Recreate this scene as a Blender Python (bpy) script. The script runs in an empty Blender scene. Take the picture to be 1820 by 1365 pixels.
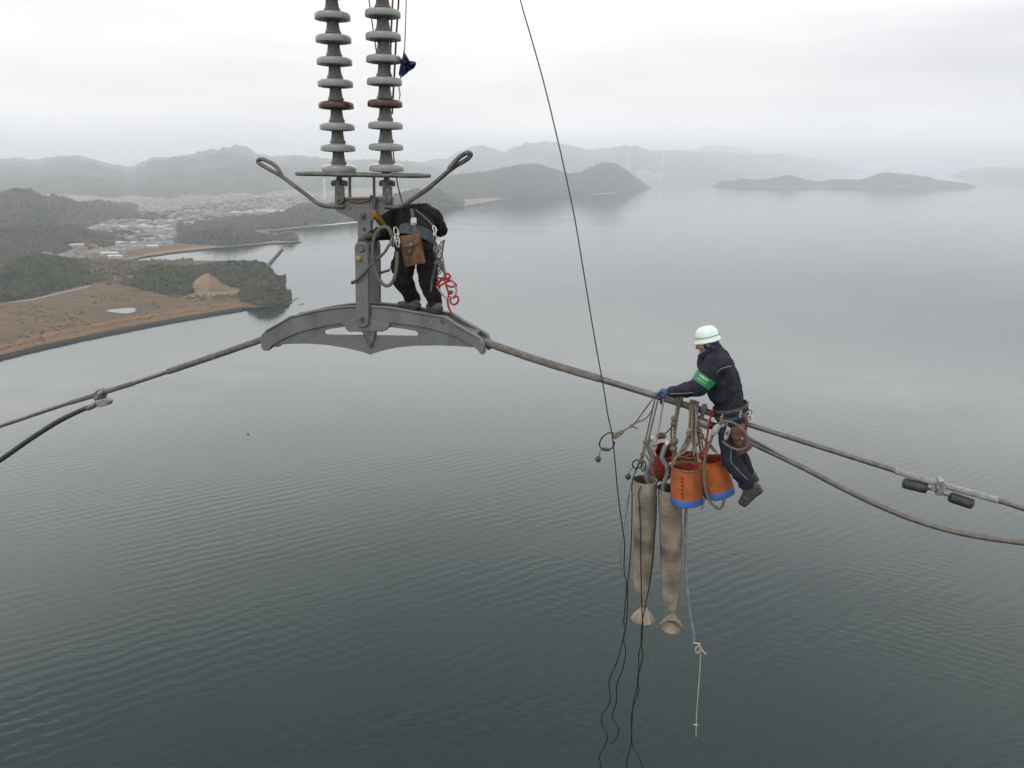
import bpy, bmesh, math, random
import numpy as np
from mathutils import Vector as V, Matrix, noise as mnoise
from mathutils.geometry import tessellate_polygon
random.seed(7)
rng = np.random.default_rng(11)
sc = bpy.context.scene
COL = sc.collection

# ------------------------------------------------------------------ camera
H = 200.0                       # height of the eye above the sea, metres
FPX = 1400.0                    # focal length in photograph pixels (1820 wide)
PITCH = math.atan((682.5-284)/FPX)
ROLL = 0.0125
cp, sp, cr, sr = math.cos(PITCH), math.sin(PITCH), math.cos(ROLL), math.sin(ROLL)
FW = V((0, cp, -sp)); UP0 = V((0, sp, cp)); RT0 = V((1, 0, 0))
RT = RT0*cr + UP0*sr; UPV = UP0*cr - RT0*sr
EYE = V((0, 0, H))
cam = bpy.data.objects.new('camera', bpy.data.cameras.new('camera'))
COL.objects.link(cam)
cam.matrix_world = Matrix(((RT.x, UPV.x, -FW.x, 0), (RT.y, UPV.y, -FW.y, 0), (RT.z, UPV.z, -FW.z, H), (0, 0, 0, 1)))
cam.data.sensor_width = 36; cam.data.lens = FPX/1820*36
cam.data.clip_start = 0.1; cam.data.clip_end = 200000
sc.camera = cam

# ------------------------------------------------------------------ world, sun, exposure
SUN_EL, SUN_AZ = math.radians(52), math.radians(215)     # high, behind the clouds, behind the photographer
w = bpy.data.worlds.new('World'); sc.world = w; w.use_nodes = True
nt = w.node_tree; nt.nodes.clear()
def N(t, typ, **k):
    n = t.nodes.new(typ)
    for a, b in k.items(): setattr(n, a, b)
    return n
sky = N(nt, 'ShaderNodeTexSky', sky_type='NISHITA', sun_disc=False, sun_elevation=SUN_EL, sun_rotation=SUN_AZ)
sky.air_density = 1; sky.dust_density = 3
bgs = N(nt, 'ShaderNodeBackground'); bgs.inputs['Strength'].default_value = 0.10
nt.links.new(sky.outputs[0], bgs.inputs['Color'])
tc = N(nt, 'ShaderNodeTexCoord')
mp = N(nt, 'ShaderNodeMapping'); mp.inputs['Scale'].default_value = (0.8, 0.8, 5.5); mp.inputs['Location'].default_value = (0.35, 0.3, 0.1)
nt.links.new(tc.outputs['Generated'], mp.inputs['Vector'])
n1 = N(nt, 'ShaderNodeTexNoise'); n1.inputs['Scale'].default_value = 1.9; n1.inputs['Detail'].default_value = 4; n1.inputs['Roughness'].default_value = 0.5
nt.links.new(mp.outputs[0], n1.inputs['Vector'])
cr1 = N(nt, 'ShaderNodeValToRGB'); e = cr1.color_ramp.elements
e[0].position = 0.30; e[0].color = (0.655, 0.65, 0.66, 1); e[1].position = 0.66; e[1].color = (0.97, 0.945, 0.92, 1)
nt.links.new(n1.outputs['Fac'], cr1.inputs[0])
# overcast brightness by height, bright band added above the view to lighten the water
sx = N(nt, 'ShaderNodeSeparateXYZ'); nt.links.new(tc.outputs['Generated'], sx.inputs[0])
mr = N(nt, 'ShaderNodeValToRGB'); el = mr.color_ramp.elements
for z_, v_ in ((0.0, 1.0), (0.05, 0.88), (0.10, 0.83), (0.16, 0.95), (0.20, 1.35), (0.26, 2.05), (0.38, 1.85), (0.60, 0.95), (0.9, 1.0)):
    k_ = el.new(z_); k_.color = (v_/4, v_/4, v_/4, 1)
el.remove(el[0]); el[-1].color = (0.25, 0.25, 0.25, 1)
nt.links.new(sx.outputs['Z'], mr.inputs[0])
mr4 = N(nt, 'ShaderNodeMath', operation='MULTIPLY'); mr4.inputs[1].default_value = 4.0; nt.links.new(mr.outputs[0], mr4.inputs[0]); mr = mr4
bgc = N(nt, 'ShaderNodeBackground')
nt.links.new(cr1.outputs[0], bgc.inputs['Color']); nt.links.new(mr.outputs[0], bgc.inputs['Strength'])
mx = N(nt, 'ShaderNodeMixShader'); mx.inputs[0].default_value = 0.93
nt.links.new(bgs.outputs[0], mx.inputs[1]); nt.links.new(bgc.outputs[0], mx.inputs[2])
wo = N(nt, 'ShaderNodeOutputWorld'); nt.links.new(mx.outputs[0], wo.inputs['Surface'])

sun = bpy.data.objects.new('sun', bpy.data.lights.new('sun', 'SUN')); COL.objects.link(sun)
sun.data.energy = 0.55; sun.data.angle = math.radians(25); sun.data.color = (1, 0.97, 0.93)
sd = V((math.sin(SUN_AZ)*math.cos(SUN_EL), math.cos(SUN_AZ)*math.cos(SUN_EL), math.sin(SUN_EL)))
sun.rotation_euler = sd.to_track_quat('Z', 'Y').to_euler()

sc.view_settings.view_transform = 'Standard'; sc.view_settings.look = 'None'
sc.view_settings.exposure = 0.54; sc.view_settings.gamma = 1.0
sc.cycles.volume_bounces = 6
sc.cycles.max_bounces = 8

# ------------------------------------------------------------------ pixel -> place helpers
def ray(px, py): return FW*FPX + RT*(px-910) - UPV*(py-682.5)
def atY(px, py, Y):
    r = ray(px, py); return EYE + r*(Y/r.y)
def G(px, py, z=0.0):
    r = ray(px, py); return EYE + r*((z-H)/r.z)
def proj(P):
    d = P-EYE; k = FPX/d.dot(FW); return 910+d.dot(RT)*k, 682.5-d.dot(UPV)*k
TH = math.radians(16.7)
NRM = V((math.sin(TH), math.cos(TH), 0)); ALONG = V((math.cos(TH), -math.sin(TH), 0)); ZUP = V((0, 0, 1))
C0 = atY(655, 600, 8.5); CN = NRM.dot(C0-EYE)
def K(px, py, off=0.0):          # point of the span's own vertical plane (off metres behind it)
    r = ray(px, py); return EYE + r*((CN+off)/NRM.dot(r))
def mpp(P): return (P-EYE).dot(FW)/FPX      # metres per photograph pixel at P
def zz(ox, oy, s): return lambda *pts: [(ox+a/s, oy+b/s) for a, b in pts]
Z1 = zz(440, 0, 3.9565); Z1b = zz(540, 0, 7.583); Z2 = zz(440, 250, 3.413); Z3 = zz(600, 340, 5.6875)
Z4 = zz(1040, 560, 3.7917); Z6 = zz(1100, 740, 6.823); Z7 = zz(1040, 880, 2.815)

# ------------------------------------------------------------------ materials
MATS = {}
def M(name, col, rough=0.6, metal=0.0, col2=None, scale=30, detail=4, bump=0.0, bscale=None, lo=0.4, hi=0.65, spec=0.5, coords='Object', stretch=None):
    m = bpy.data.materials.new(name); m.use_nodes = True; t = m.node_tree
    b = t.nodes['Principled BSDF']
    b.inputs['Roughness'].default_value = rough; b.inputs['Metallic'].default_value = metal
    b.inputs['Specular IOR Level'].default_value = spec
    tcn = N(t, 'ShaderNodeTexCoord'); src = tcn.outputs[coords]
    if stretch:
        mpn = N(t, 'ShaderNodeMapping'); mpn.inputs['Scale'].default_value = stretch
        t.links.new(src, mpn.inputs['Vector']); src = mpn.outputs[0]
    if col2 is None: col2 = tuple(c*0.72 for c in col)
    no = N(t, 'ShaderNodeTexNoise'); no.inputs['Scale'].default_value = scale; no.inputs['Detail'].default_value = detail
    t.links.new(src, no.inputs['Vector'])
    rp = N(t, 'ShaderNodeValToRGB'); rp.color_ramp.elements[0].position = lo; rp.color_ramp.elements[1].position = hi
    rp.color_ramp.elements[0].color = (*col2, 1); rp.color_ramp.elements[1].color = (*col, 1)
    t.links.new(no.outputs['Fac'], rp.inputs[0]); t.links.new(rp.outputs[0], b.inputs['Base Color'])
    if bump:
        nb = N(t, 'ShaderNodeTexNoise'); nb.inputs['Scale'].default_value = bscale or scale*4; nb.inputs['Detail'].default_value = 3
        t.links.new(src, nb.inputs['Vector'])
        bp = N(t, 'ShaderNodeBump'); bp.inputs['Strength'].default_value = bump; bp.inputs['Distance'].default_value = 0.02
        t.links.new(nb.outputs['Fac'], bp.inputs['Height']); t.links.new(bp.outputs[0], b.inputs['Normal'])
    MATS[name] = m
    return m
galv = M('galvanised steel', (0.155, 0.163, 0.163), 0.6, 0.25, (0.11, 0.116, 0.116), 60, 10, 0.15, 180)
galvd = M('weathered steel', (0.15, 0.15, 0.14), 0.6, 0.3, (0.075, 0.075, 0.07), 22, 8, 0.12, 150)
rodm = M('horn steel', (0.13, 0.13, 0.115), 0.55, 0.3, (0.075, 0.075, 0.062), 18, 5)
capm = M('insulator cap iron', (0.15, 0.15, 0.145), 0.65, 0.2, (0.085, 0.085, 0.08), 30, 6, 0.1)
porc = M('grey porcelain', (0.235, 0.245, 0.235), 0.18, 0, (0.20, 0.21, 0.20), 9, 4)
porcb = M('brown porcelain', (0.045, 0.016, 0.011), 0.25, 0, (0.045, 0.018, 0.013), 9, 4)
alum = M('weathered aluminium strand', (0.165, 0.152, 0.135), 0.5, 0.4, (0.105, 0.097, 0.086), 14, 6)
alul = M('bright aluminium', (0.30, 0.30, 0.295), 0.45, 0.45, (0.21, 0.21, 0.205), 20, 4)
rubber = M('dark rubber', (0.035, 0.037, 0.03), 0.6, 0, (0.02, 0.022, 0.018), 12, 4)
navy = M('navy work cloth', (0.026, 0.027, 0.040), 0.9, 0, (0.015, 0.016, 0.024), 9, 5, 0.35, 60, spec=0.2)
black = M('black work cloth', (0.018, 0.0165, 0.0155), 0.92, 0, (0.010, 0.0095, 0.009), 9, 5, 0.6, 40, spec=0.15)
belt = M('grey belt webbing', (0.055, 0.062, 0.06), 0.8, 0, (0.03, 0.036, 0.036), 20, 4, 0.2, 120)
hood = M('blue hood cloth', (0.012, 0.025, 0.11), 0.9, 0, None, 20, 4)
glove = M('blue rubber glove', (0.015, 0.06, 0.19), 0.45, 0, (0.01, 0.03, 0.10), 30, 4)
glvb = M('dirty brown glove', (0.07, 0.055, 0.045), 0.9, 0, None, 30, 4)
skin = M('skin', (0.40, 0.20, 0.14), 0.55, 0, (0.32, 0.15, 0.11), 25, 3)
helm = M('pale mint helmet', (0.63, 0.76, 0.70), 0.3, 0, (0.58, 0.71, 0.65), 6, 3)
leather = M('worn leather', (0.15, 0.066, 0.025), 0.75, 0, (0.06, 0.03, 0.015), 14, 6, 0.2, 70)
boot = M('dark boot', (0.052, 0.044, 0.036), 0.6, 0, (0.028, 0.025, 0.022), 18, 5, 0.2, 80)
shoe = M('dusty shoe', (0.07, 0.058, 0.046), 0.8, 0, (0.035, 0.03, 0.025), 18, 5, 0.2, 80)
chrome = M('bright metal', (0.62, 0.62, 0.62), 0.28, 0.85, (0.45, 0.45, 0.45), 30, 3)
rope = M('hemp rope', (0.20, 0.165, 0.125), 0.9, 0, (0.10, 0.08, 0.06), 45, 5, 0.4, 300)
ropel = M('pale cord', (0.42, 0.36, 0.27), 0.9, 0, (0.28, 0.24, 0.18), 45, 4)
roper = M('red rope', (0.33, 0.012, 0.018), 0.7, 0, (0.18, 0.01, 0.012), 40, 4)
greyrope = M('grey lanyard rope', (0.13, 0.12, 0.10), 0.85, 0, (0.08, 0.073, 0.062), 60, 4, 0.3, 250)
strap_t = M('tan strap', (0.34, 0.17, 0.045), 0.8, 0, None, 15, 4)
wire = M('black cable', (0.009, 0.010, 0.012), 0.45, 0, None, 20, 3)
orange = M('orange canvas', (0.36, 0.078, 0.011), 0.75, 0, (0.16, 0.055, 0.013), 7.5, 8, 0.25, 40, lo=0.33, hi=0.56)
redor = M('faded red canvas', (0.34, 0.048, 0.014), 0.75, 0, (0.20, 0.03, 0.012), 8, 7, 0.25, 40)
inner = M('red bucket lining', (0.30, 0.04, 0.014), 0.8, 0, (0.15, 0.022, 0.01), 8, 6)
blue = M('blue bucket base', (0.04, 0.115, 0.36), 0.55, 0, (0.035, 0.07, 0.19), 9, 6, lo=0.3, hi=0.5)
ink = M('black print', (0.035, 0.022, 0.016), 0.8, 0, (0.14, 0.05, 0.012), 60, 4)
canvas = M('stained canvas', (0.27, 0.235, 0.18), 0.92, 0, (0.085, 0.073, 0.056), 3.6, 9, 0.5, 26, lo=0.32, hi=0.62)
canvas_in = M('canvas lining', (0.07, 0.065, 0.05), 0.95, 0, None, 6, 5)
hose = M('grey hose', (0.19, 0.20, 0.215), 0.55, 0, (0.12, 0.127, 0.135), 14, 4)
greenb = M('green armband', (0.012, 0.21, 0.085), 0.55, 0, (0.01, 0.16, 0.065), 15, 3)
white = M('white print', (0.72, 0.74, 0.70), 0.7)
bluecl = M('blue cloth', (0.012, 0.032, 0.16), 0.85, 0, (0.006, 0.010, 0.03), 9, 4)
yellow = M('yellow paint', (0.33, 0.27, 0.03), 0.6, 0, (0.20, 0.16, 0.03), 30, 4)
teal = M('teal tool paint', (0.05, 0.085, 0.095), 0.5, 0.2, None, 20, 3)
ywebb = M('yellow webbing', (0.42, 0.22, 0.02), 0.8, 0, (0.20, 0.10, 0.015), 30, 4)

def weather(m, tint, scale, stretch, lo=.52, hi=.75, amount=.7):   # run-off stains with a shape of their own
    t = m.node_tree; b = t.nodes['Principled BSDF']; old = b.inputs['Base Color'].links[0].from_socket
    g = N(t, 'ShaderNodeTexCoord'); mp = N(t, 'ShaderNodeMapping'); mp.inputs['Scale'].default_value = stretch; t.links.new(g.outputs['Object'], mp.inputs['Vector'])
    no = N(t, 'ShaderNodeTexNoise'); no.inputs['Scale'].default_value = scale; no.inputs['Detail'].default_value = 6; t.links.new(mp.outputs[0], no.inputs['Vector'])
    r = N(t, 'ShaderNodeMapRange'); r.inputs[1].default_value = lo; r.inputs[2].default_value = hi; r.inputs[4].default_value = amount; t.links.new(no.outputs['Fac'], r.inputs[0])
    x = N(t, 'ShaderNodeMix', data_type='RGBA'); x.inputs['B'].default_value = (*tint, 1); t.links.new(r.outputs[0], x.inputs['Factor']); t.links.new(old, x.inputs['A'])
    t.links.new(x.outputs['Result'], b.inputs['Base Color'])
weather(galv, (0.085, 0.072, 0.056), 4, (1, 1, .35)); weather(galv, (0.19, 0.20, 0.205), 3, (1, 1, .5), .5, .8, .8)
weather(porc, (0.11, 0.105, 0.09), 7, (1, 1, .5), .5, .8, .6); weather(capm, (0.10, 0.065, 0.045), 9, (1, 1, .4), .5, .75, .7)
weather(galvd, (0.085, 0.05, 0.032), 9, (1, 1, .5)); weather(orange, (0.12, 0.05, 0.02), 5, (1, 1, .35), .5, .72, .8)
weather(blue, (0.05, 0.06, 0.09), 9, (1, 1, .6), .5, .7, .8); weather(canvas, (0.07, 0.06, 0.045), 5.5, (1, 1, .4), .55, .75, .6); weather(helm, (0.40, 0.46, 0.42), 9, (1, 1, .5), .55, .8, .5)

# ------------------------------------------------------------------ mesh building
class MB:
    def __init__(s): s.v = []; s.f = []
    def add(s, vs, fs):
        o = len(s.v); s.v += [V(p) for p in vs]; s.f += [tuple(i+o for i in f) for f in fs]; return s
    def tube(s, pts, r, n=10, smooth=6, strands=0, twist=0.0, depth=0.12, caps=True):
        pts = [V(p) for p in pts]; rs = list(r) if isinstance(r, (list, tuple)) else [r]*len(pts)
        if smooth > 1 and len(pts) > 2:
            q = []; qr = []
            for i in range(len(pts)-1):
                p0 = pts[max(i-1, 0)]; p1 = pts[i]; p2 = pts[i+1]; p3 = pts[min(i+2, len(pts)-1)]
                for k in range(smooth):
                    t = k/smooth
                    q.append(0.5*((2*p1)+(p2-p0)*t+(2*p0-5*p1+4*p2-p3)*t*t+(3*p1-p0-3*p2+p3)*t**3)); qr.append(rs[i]*(1-t)+rs[i+1]*t)
            q.append(pts[-1]); qr.append(rs[-1]); pts, rs = q, qr
        elif strands:
            L = (pts[-1]-pts[0]).length; k = max(2, int(L/0.012))
            a, b = pts[0], pts[-1]; ra, rb = rs[0], rs[-1]
            if len(pts) == 2:
                pts = [a.lerp(b, i/k) for i in range(k+1)]; rs = [ra+(rb-ra)*i/k for i in range(k+1)]
        m = len(pts); T = [(pts[min(i+1, m-1)]-pts[max(i-1, 0)]).normalized() for i in range(m)]
        u = T[0].orthogonal().normalized(); vs = []; fs = []; acc = 0
        for i in range(m):
            if i: acc += (pts[i]-pts[i-1]).length
            u = (u - T[i]*u.dot(T[i])).normalized(); b = T[i].cross(u)
            for k in range(n):
                a = 2*math.pi*k/n; rr = rs[i]
                if strands: rr *= 1-depth*(0.5-0.5*math.cos(strands*a+twist*acc))
                vs.append(pts[i]+(u*math.cos(a)+b*math.sin(a))*rr)
        for i in range(m-1):
            for k in range(n): fs.append((i*n+k, i*n+(k+1) % n, (i+1)*n+(k+1) % n, (i+1)*n+k))
        if caps: fs += [tuple(range(n))[::-1], tuple((m-1)*n+k for k in range(n))]
        return s.add(vs, fs)
    def capsule(s, a, b, ra, rb, n=14, sx=1.0, side=None):
        a, b = V(a), V(b); L = (b-a).length; d = (b-a).normalized() if L > 1e-6 else V((0, 0, 1))
        P = []; R = []
        for i in range(5): t = (i/4)*math.pi/2; P.append(a-d*ra*math.cos(t)); R.append(max(1e-4, ra*math.sin(t)))
        for i in range(5): t = (1-i/4)*math.pi/2; P.append(b+d*rb*math.cos(t)); R.append(max(1e-4, rb*math.sin(t)))
        u = side.normalized() if side else d.orthogonal().normalized()
        u = (u-d*u.dot(d)).normalized(); w_ = d.cross(u); vs = []; fs = []; m = len(P)
        for i in range(m):
            for k in range(n):
                q = 2*math.pi*k/n; vs.append(P[i]+u*math.cos(q)*R[i]*sx+w_*math.sin(q)*R[i])
        for i in range(m-1):
            for k in range(n): fs.append((i*n+k, i*n+(k+1) % n, (i+1)*n+(k+1) % n, (i+1)*n+k))
        fs += [tuple(range(n))[::-1], tuple((m-1)*n+k for k in range(n))]
        return s.add(vs, fs)
    def ellipsoid(s, c, ax, ay, az, n=20, m=12, t0=0.0, t1=math.pi):
        c = V(c); vs = []; fs = []
        for i in range(m+1):
            t = t0+(t1-t0)*i/m
            for k in range(n):
                q = 2*math.pi*k/n; vs.append(c+ax*(math.sin(t)*math.cos(q))+ay*(math.sin(t)*math.sin(q))+az*math.cos(t))
        for i in range(m):
            for k in range(n): fs.append((i*n+k, (i+1)*n+k, (i+1)*n+(k+1) % n, i*n+(k+1) % n))
        return s.add(vs, fs)
    def lathe(s, base, axis, prof, n=32, ux=None, wav=None):
        base = V(base); axis = V(axis).normalized(); u = (ux or axis.orthogonal()); u = (u-axis*u.dot(axis)).normalized(); w_ = axis.cross(u)
        vs = []; fs = []; m = len(prof)
        for i, (r, h) in enumerate(prof):
            for k in range(n):
                a = 2*math.pi*k/n; rr = r*(wav(i, a) if wav else 1)
                vs.append(base+axis*h+(u*math.cos(a)+w_*math.sin(a))*rr)
        for i in range(m-1):
            for k in range(n): fs.append((i*n+k, i*n+(k+1) % n, (i+1)*n+(k+1) % n, (i+1)*n+k))
        return s.add(vs, fs)
    def prism(s, outline, depth, holes=(), nrm=NRM):   # outline: points; extruded by depth along nrm
        loops = [[V(p) for p in outline]]+[[V(p) for p in h] for h in holes]
        flat = [p for l in loops for p in l]; tris = tessellate_polygon(loops); n = len(flat)
        vs = flat+[p+nrm*depth for p in flat]; fs = []
        if holes:
            for t in tris: fs.append(tuple(t)); fs.append(tuple(i+n for i in reversed(t)))
        else: fs += [tuple(range(n)), tuple(i+n for i in reversed(range(n)))]
        o = 0
        for l in loops:
            k = len(l)
            for i in range(k): a, b = o+i, o+(i+1) % k; fs.append((a, b, b+n, a+n))
            o += k
        return s.add(vs, fs)
    def box(s, c, ax, ay, az):
        c = V(c); vs = [c+ax*i+ay*j+az*k for i in (-1, 1) for j in (-1, 1) for k in (-1, 1)]
        return s.add(vs, [(0, 1, 3, 2), (4, 6, 7, 5), (0, 4, 5, 1), (2, 3, 7, 6), (0, 2, 6, 4), (1, 5, 7, 3)])
    def build(s, name, mat, parent=None, smooth=True, loc=None, bevel=0.0, kids=None):
        org = parent_org(parent) if parent else (V(loc) if loc is not None else V((0, 0, 0)))
        me = bpy.data.meshes.new(name); me.from_pydata([p-org for p in s.v], [], s.f)
        bm = bmesh.new(); bm.from_mesh(me); bmesh.ops.recalc_face_normals(bm, faces=bm.faces); bm.to_mesh(me); bm.free()
        for mm in (mat if isinstance(mat, (list, tuple)) else [mat]): me.materials.append(mm)
        if smooth:
            me.polygons.foreach_set('use_smooth', [True]*len(me.polygons))
            me.set_sharp_from_angle(angle=math.radians(42))
        o = bpy.data.objects.new(name, me); COL.objects.link(o)
        if parent: o.parent = parent
        else: o.location = org
        ORG[o.name] = org
        if bevel:
            b = o.modifiers.new('bevel', 'BEVEL'); b.width = bevel; b.segments = 2; b.limit_method = 'ANGLE'; b.angle_limit = math.radians(50)
        return o
ORG = {}
def parent_org(p): return ORG[p.name]
def tag(o, label, cat, group=None, kind=None):
    if label: o['label'] = label
    if cat: o['category'] = cat
    if group: o['group'] = group
    if kind: o['kind'] = kind
    return o
def thing(name, loc, label, cat, group=None):
    o = bpy.data.objects.new(name, None); COL.objects.link(o); o.location = V(loc); ORG[o.name] = V(loc)
    o.empty_display_size = 0.1
    return tag(o, label, cat, group)
def struct(o): o['kind'] = 'structure'; return o
CLOUD = bpy.data.textures.new('creases', 'CLOUDS'); CLOUD.noise_scale = 0.07; CLOUD.noise_depth = 2
def cloth(mb, name, mat, parent, voxel=0.010, smooth=6, crease=0.012):
    o = mb.build(name, mat, parent)
    r = o.modifiers.new('remesh', 'REMESH'); r.mode = 'VOXEL'; r.voxel_size = voxel; r.use_smooth_shade = True
    s_ = o.modifiers.new('smooth', 'SMOOTH'); s_.factor = 0.5; s_.iterations = smooth
    if crease:
        d = o.modifiers.new('creases', 'DISPLACE'); d.texture = CLOUD; d.strength = crease; d.mid_level = 0.5; d.texture_coords = 'LOCAL'
    return o

# ------------------------------------------------------------------ setting: sea
def water_mat():
    m = bpy.data.materials.new('sea water'); m.use_nodes = True; t = m.node_tree; b = t.nodes['Principled BSDF']
    b.inputs['Base Color'].default_value = (0.003, 0.0175, 0.0165, 1); b.inputs['Roughness'].default_value = 0.04
    b.inputs['IOR'].default_value = 1.333
    g = N(t, 'ShaderNodeTexCoord')
    def layer(rot, stretch, scale, detail, dist=0.0):
        mp = N(t, 'ShaderNodeMapping'); mp.inputs['Rotation'].default_value = (0, 0, math.radians(rot)); mp.inputs['Scale'].default_value = stretch
        t.links.new(g.outputs['Object'], mp.inputs['Vector'])
        no = N(t, 'ShaderNodeTexNoise'); no.inputs['Scale'].default_value = scale; no.inputs['Detail'].default_value = detail; no.inputs['Distortion'].default_value = dist
        t.links.new(mp.outputs[0], no.inputs['Vector']); return no.outputs['Fac']
    def train(rot, period, dist):
        mp = N(t, 'ShaderNodeMapping'); mp.inputs['Rotation'].default_value = (0, 0, math.radians(rot)); t.links.new(g.outputs['Object'], mp.inputs['Vector'])
        wv = N(t, 'ShaderNodeTexWave', wave_type='BANDS', bands_direction='Y', wave_profile='SIN'); wv.inputs['Scale'].default_value = 2*math.pi/20/period
        wv.inputs['Distortion'].default_value = dist; wv.inputs['Detail'].default_value = 3; wv.inputs['Detail Scale'].default_value = 0.9; wv.inputs['Detail Roughness'].default_value = 0.6
        t.links.new(mp.outputs[0], wv.inputs['Vector']); return wv.outputs['Fac']
    def mul(x, k):
        q = N(t, 'ShaderNodeMath', operation='MULTIPLY'); q.inputs[1].default_value = k; t.links.new(x, q.inputs[0]); return q.outputs[0]
    def mul2(x, y):
        q = N(t, 'ShaderNodeMath', operation='MULTIPLY'); t.links.new(x, q.inputs[0]); t.links.new(y, q.inputs[1]); return q.outputs[0]
    def add(x, y):
        q = N(t, 'ShaderNodeMath', operation='ADD'); t.links.new(x, q.inputs[0]); t.links.new(y, q.inputs[1]); return q.outputs[0]
    def span(x, lo, hi, a_, b_):
        q = N(t, 'ShaderNodeMapRange'); q.inputs[1].default_value = lo; q.inputs[2].default_value = hi; q.inputs[3].default_value = a_; q.inputs[4].default_value = b_; t.links.new(x, q.inputs[0]); return q.outputs[0]
    A = mul2(train(-33, 6.6, 5.0), span(layer(30, (0.5, 1, 1), 0.022, 2), .35, .65, .25, 1.0))
    B = mul2(train(30, 5.2, 5.0), span(layer(-20, (0.5, 1, 1), 0.018, 2), .42, .68, .05, .8))
    C = mul2(train(-12, 3.1, 6.0), span(layer(0, (0.5, 1, 1), 0.03, 2), .4, .65, .1, 1.0))
    d = layer(5, (0.5, 1, 1), 1.1, 3)
    h = add(add(mul(A, 0.056), mul(B, 0.044)), add(mul(C, .018), mul(d, 0.02)))
    # gusts: patches where the ripples stand higher
    gu = layer(12, (0.4, 1, 1), 0.006, 3)
    mrn = N(t, 'ShaderNodeMapRange'); mrn.inputs[1].default_value = 0.35; mrn.inputs[2].default_value = 0.65; mrn.inputs[3].default_value = 0.65; mrn.inputs[4].default_value = 1.2
    t.links.new(gu, mrn.inputs[0])
    q = N(t, 'ShaderNodeMath', operation='MULTIPLY'); t.links.new(h, q.inputs[0]); t.links.new(mrn.outputs[0], q.inputs[1])
    bp = N(t, 'ShaderNodeBump'); bp.inputs['Strength'].default_value = 1.0; bp.inputs['Distance'].default_value = WAVE
    t.links.new(q.outputs[0], bp.inputs['Height']); t.links.new(bp.outputs[0], b.inputs['Normal'])
    return m
WAVE = 1.0
mb = MB(); R_ = 60000
mb.add([(-R_, -2000, 0), (R_, -2000, 0), (R_, R_, 0), (-R_, R_, 0)], [(0, 1, 2, 3)])
struct(mb.build('water', water_mat(), smooth=False))

# ------------------------------------------------------------------ setting: land
def land_mat(name, cols, scale, bump=0.0, stretch=None):
    m = bpy.data.materials.new(name); m.use_nodes = True; t = m.node_tree; b = t.nodes['Principled BSDF']
    b.inputs['Roughness'].default_value = 0.95; b.inputs['Specular IOR Level'].default_value = 0.1
    g = N(t, 'ShaderNodeTexCoord'); src = g.outputs['Object']
    if stretch:
        mp = N(t, 'ShaderNodeMapping'); mp.inputs['Scale'].default_value = stretch; mp.inputs['Rotation'].default_value = (0, 0, math.radians(8)); t.links.new(src, mp.inputs['Vector']); src = mp.outputs[0]
    no = N(t, 'ShaderNodeTexNoise'); no.inputs['Scale'].default_value = scale; no.inputs['Detail'].default_value = 9; no.inputs['Roughness'].default_value = 0.62
    t.links.new(src, no.inputs['Vector'])
    rp = N(t, 'ShaderNodeValToRGB'); el = rp.color_ramp.elements
    k = len(cols)
    while len(el) < k: el.new(0.5)
    for i, c in enumerate(cols): el[i].position = 0.34+0.32*i/(k-1); el[i].color = (*c, 1)
    t.links.new(no.outputs['Fac'], rp.inputs[0]); t.links.new(rp.outputs[0], b.inputs['Base Color'])
    return m
wood_far = land_mat('far wooded slope', [(0.035, 0.045, 0.035), (0.05, 0.055, 0.042), (0.075, 0.065, 0.05)], 0.012)
wood_mid = land_mat('wooded slope', [(0.03, 0.036, 0.022), (0.045, 0.046, 0.03), (0.085, 0.066, 0.042)], 0.02)
plain_m = land_mat('coastal plain', [(0.08, 0.085, 0.055), (0.17, 0.13, 0.085), (0.23, 0.22, 0.20), (0.25, 0.17, 0.11)], 0.012)
scrub_m = land_mat('dry reclaimed scrub', [(0.042, 0.042, 0.024), (0.125, 0.08, 0.042), (0.05, 0.048, 0.028), (0.17, 0.095, 0.048), (0.075, 0.064, 0.037), (0.19, 0.10, 0.05)], 0.034, stretch=(0.45, 1.6, 1))
thin_m = land_mat('thin brown hillside', [(0.05, 0.05, 0.03), (0.11, 0.085, 0.055), (0.16, 0.115, 0.075)], 0.02)
earth_m = land_mat('bare tan earth', [(0.17, 0.115, 0.072), (0.23, 0.16, 0.10)], 0.05)
rock_m = land_mat('shore rock', [(0.13, 0.10, 0.075), (0.24, 0.18, 0.12)], 0.1)
sand_m = land_mat('pale beach sand', [(0.42, 0.35, 0.28), (0.5, 0.43, 0.36)], 0.03)
stone_m = land_mat('sea wall stone', [(0.035, 0.038, 0.028), (0.062, 0.062, 0.048)], 0.3)
grass_b = land_mat('wall top grass', [(0.12, 0.07, 0.037), (0.21, 0.11, 0.052)], 0.05)
road_m = M('pale road', (0.30, 0.29, 0.27), 0.9, 0, None, 0.2, 3, coords='Object')

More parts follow.
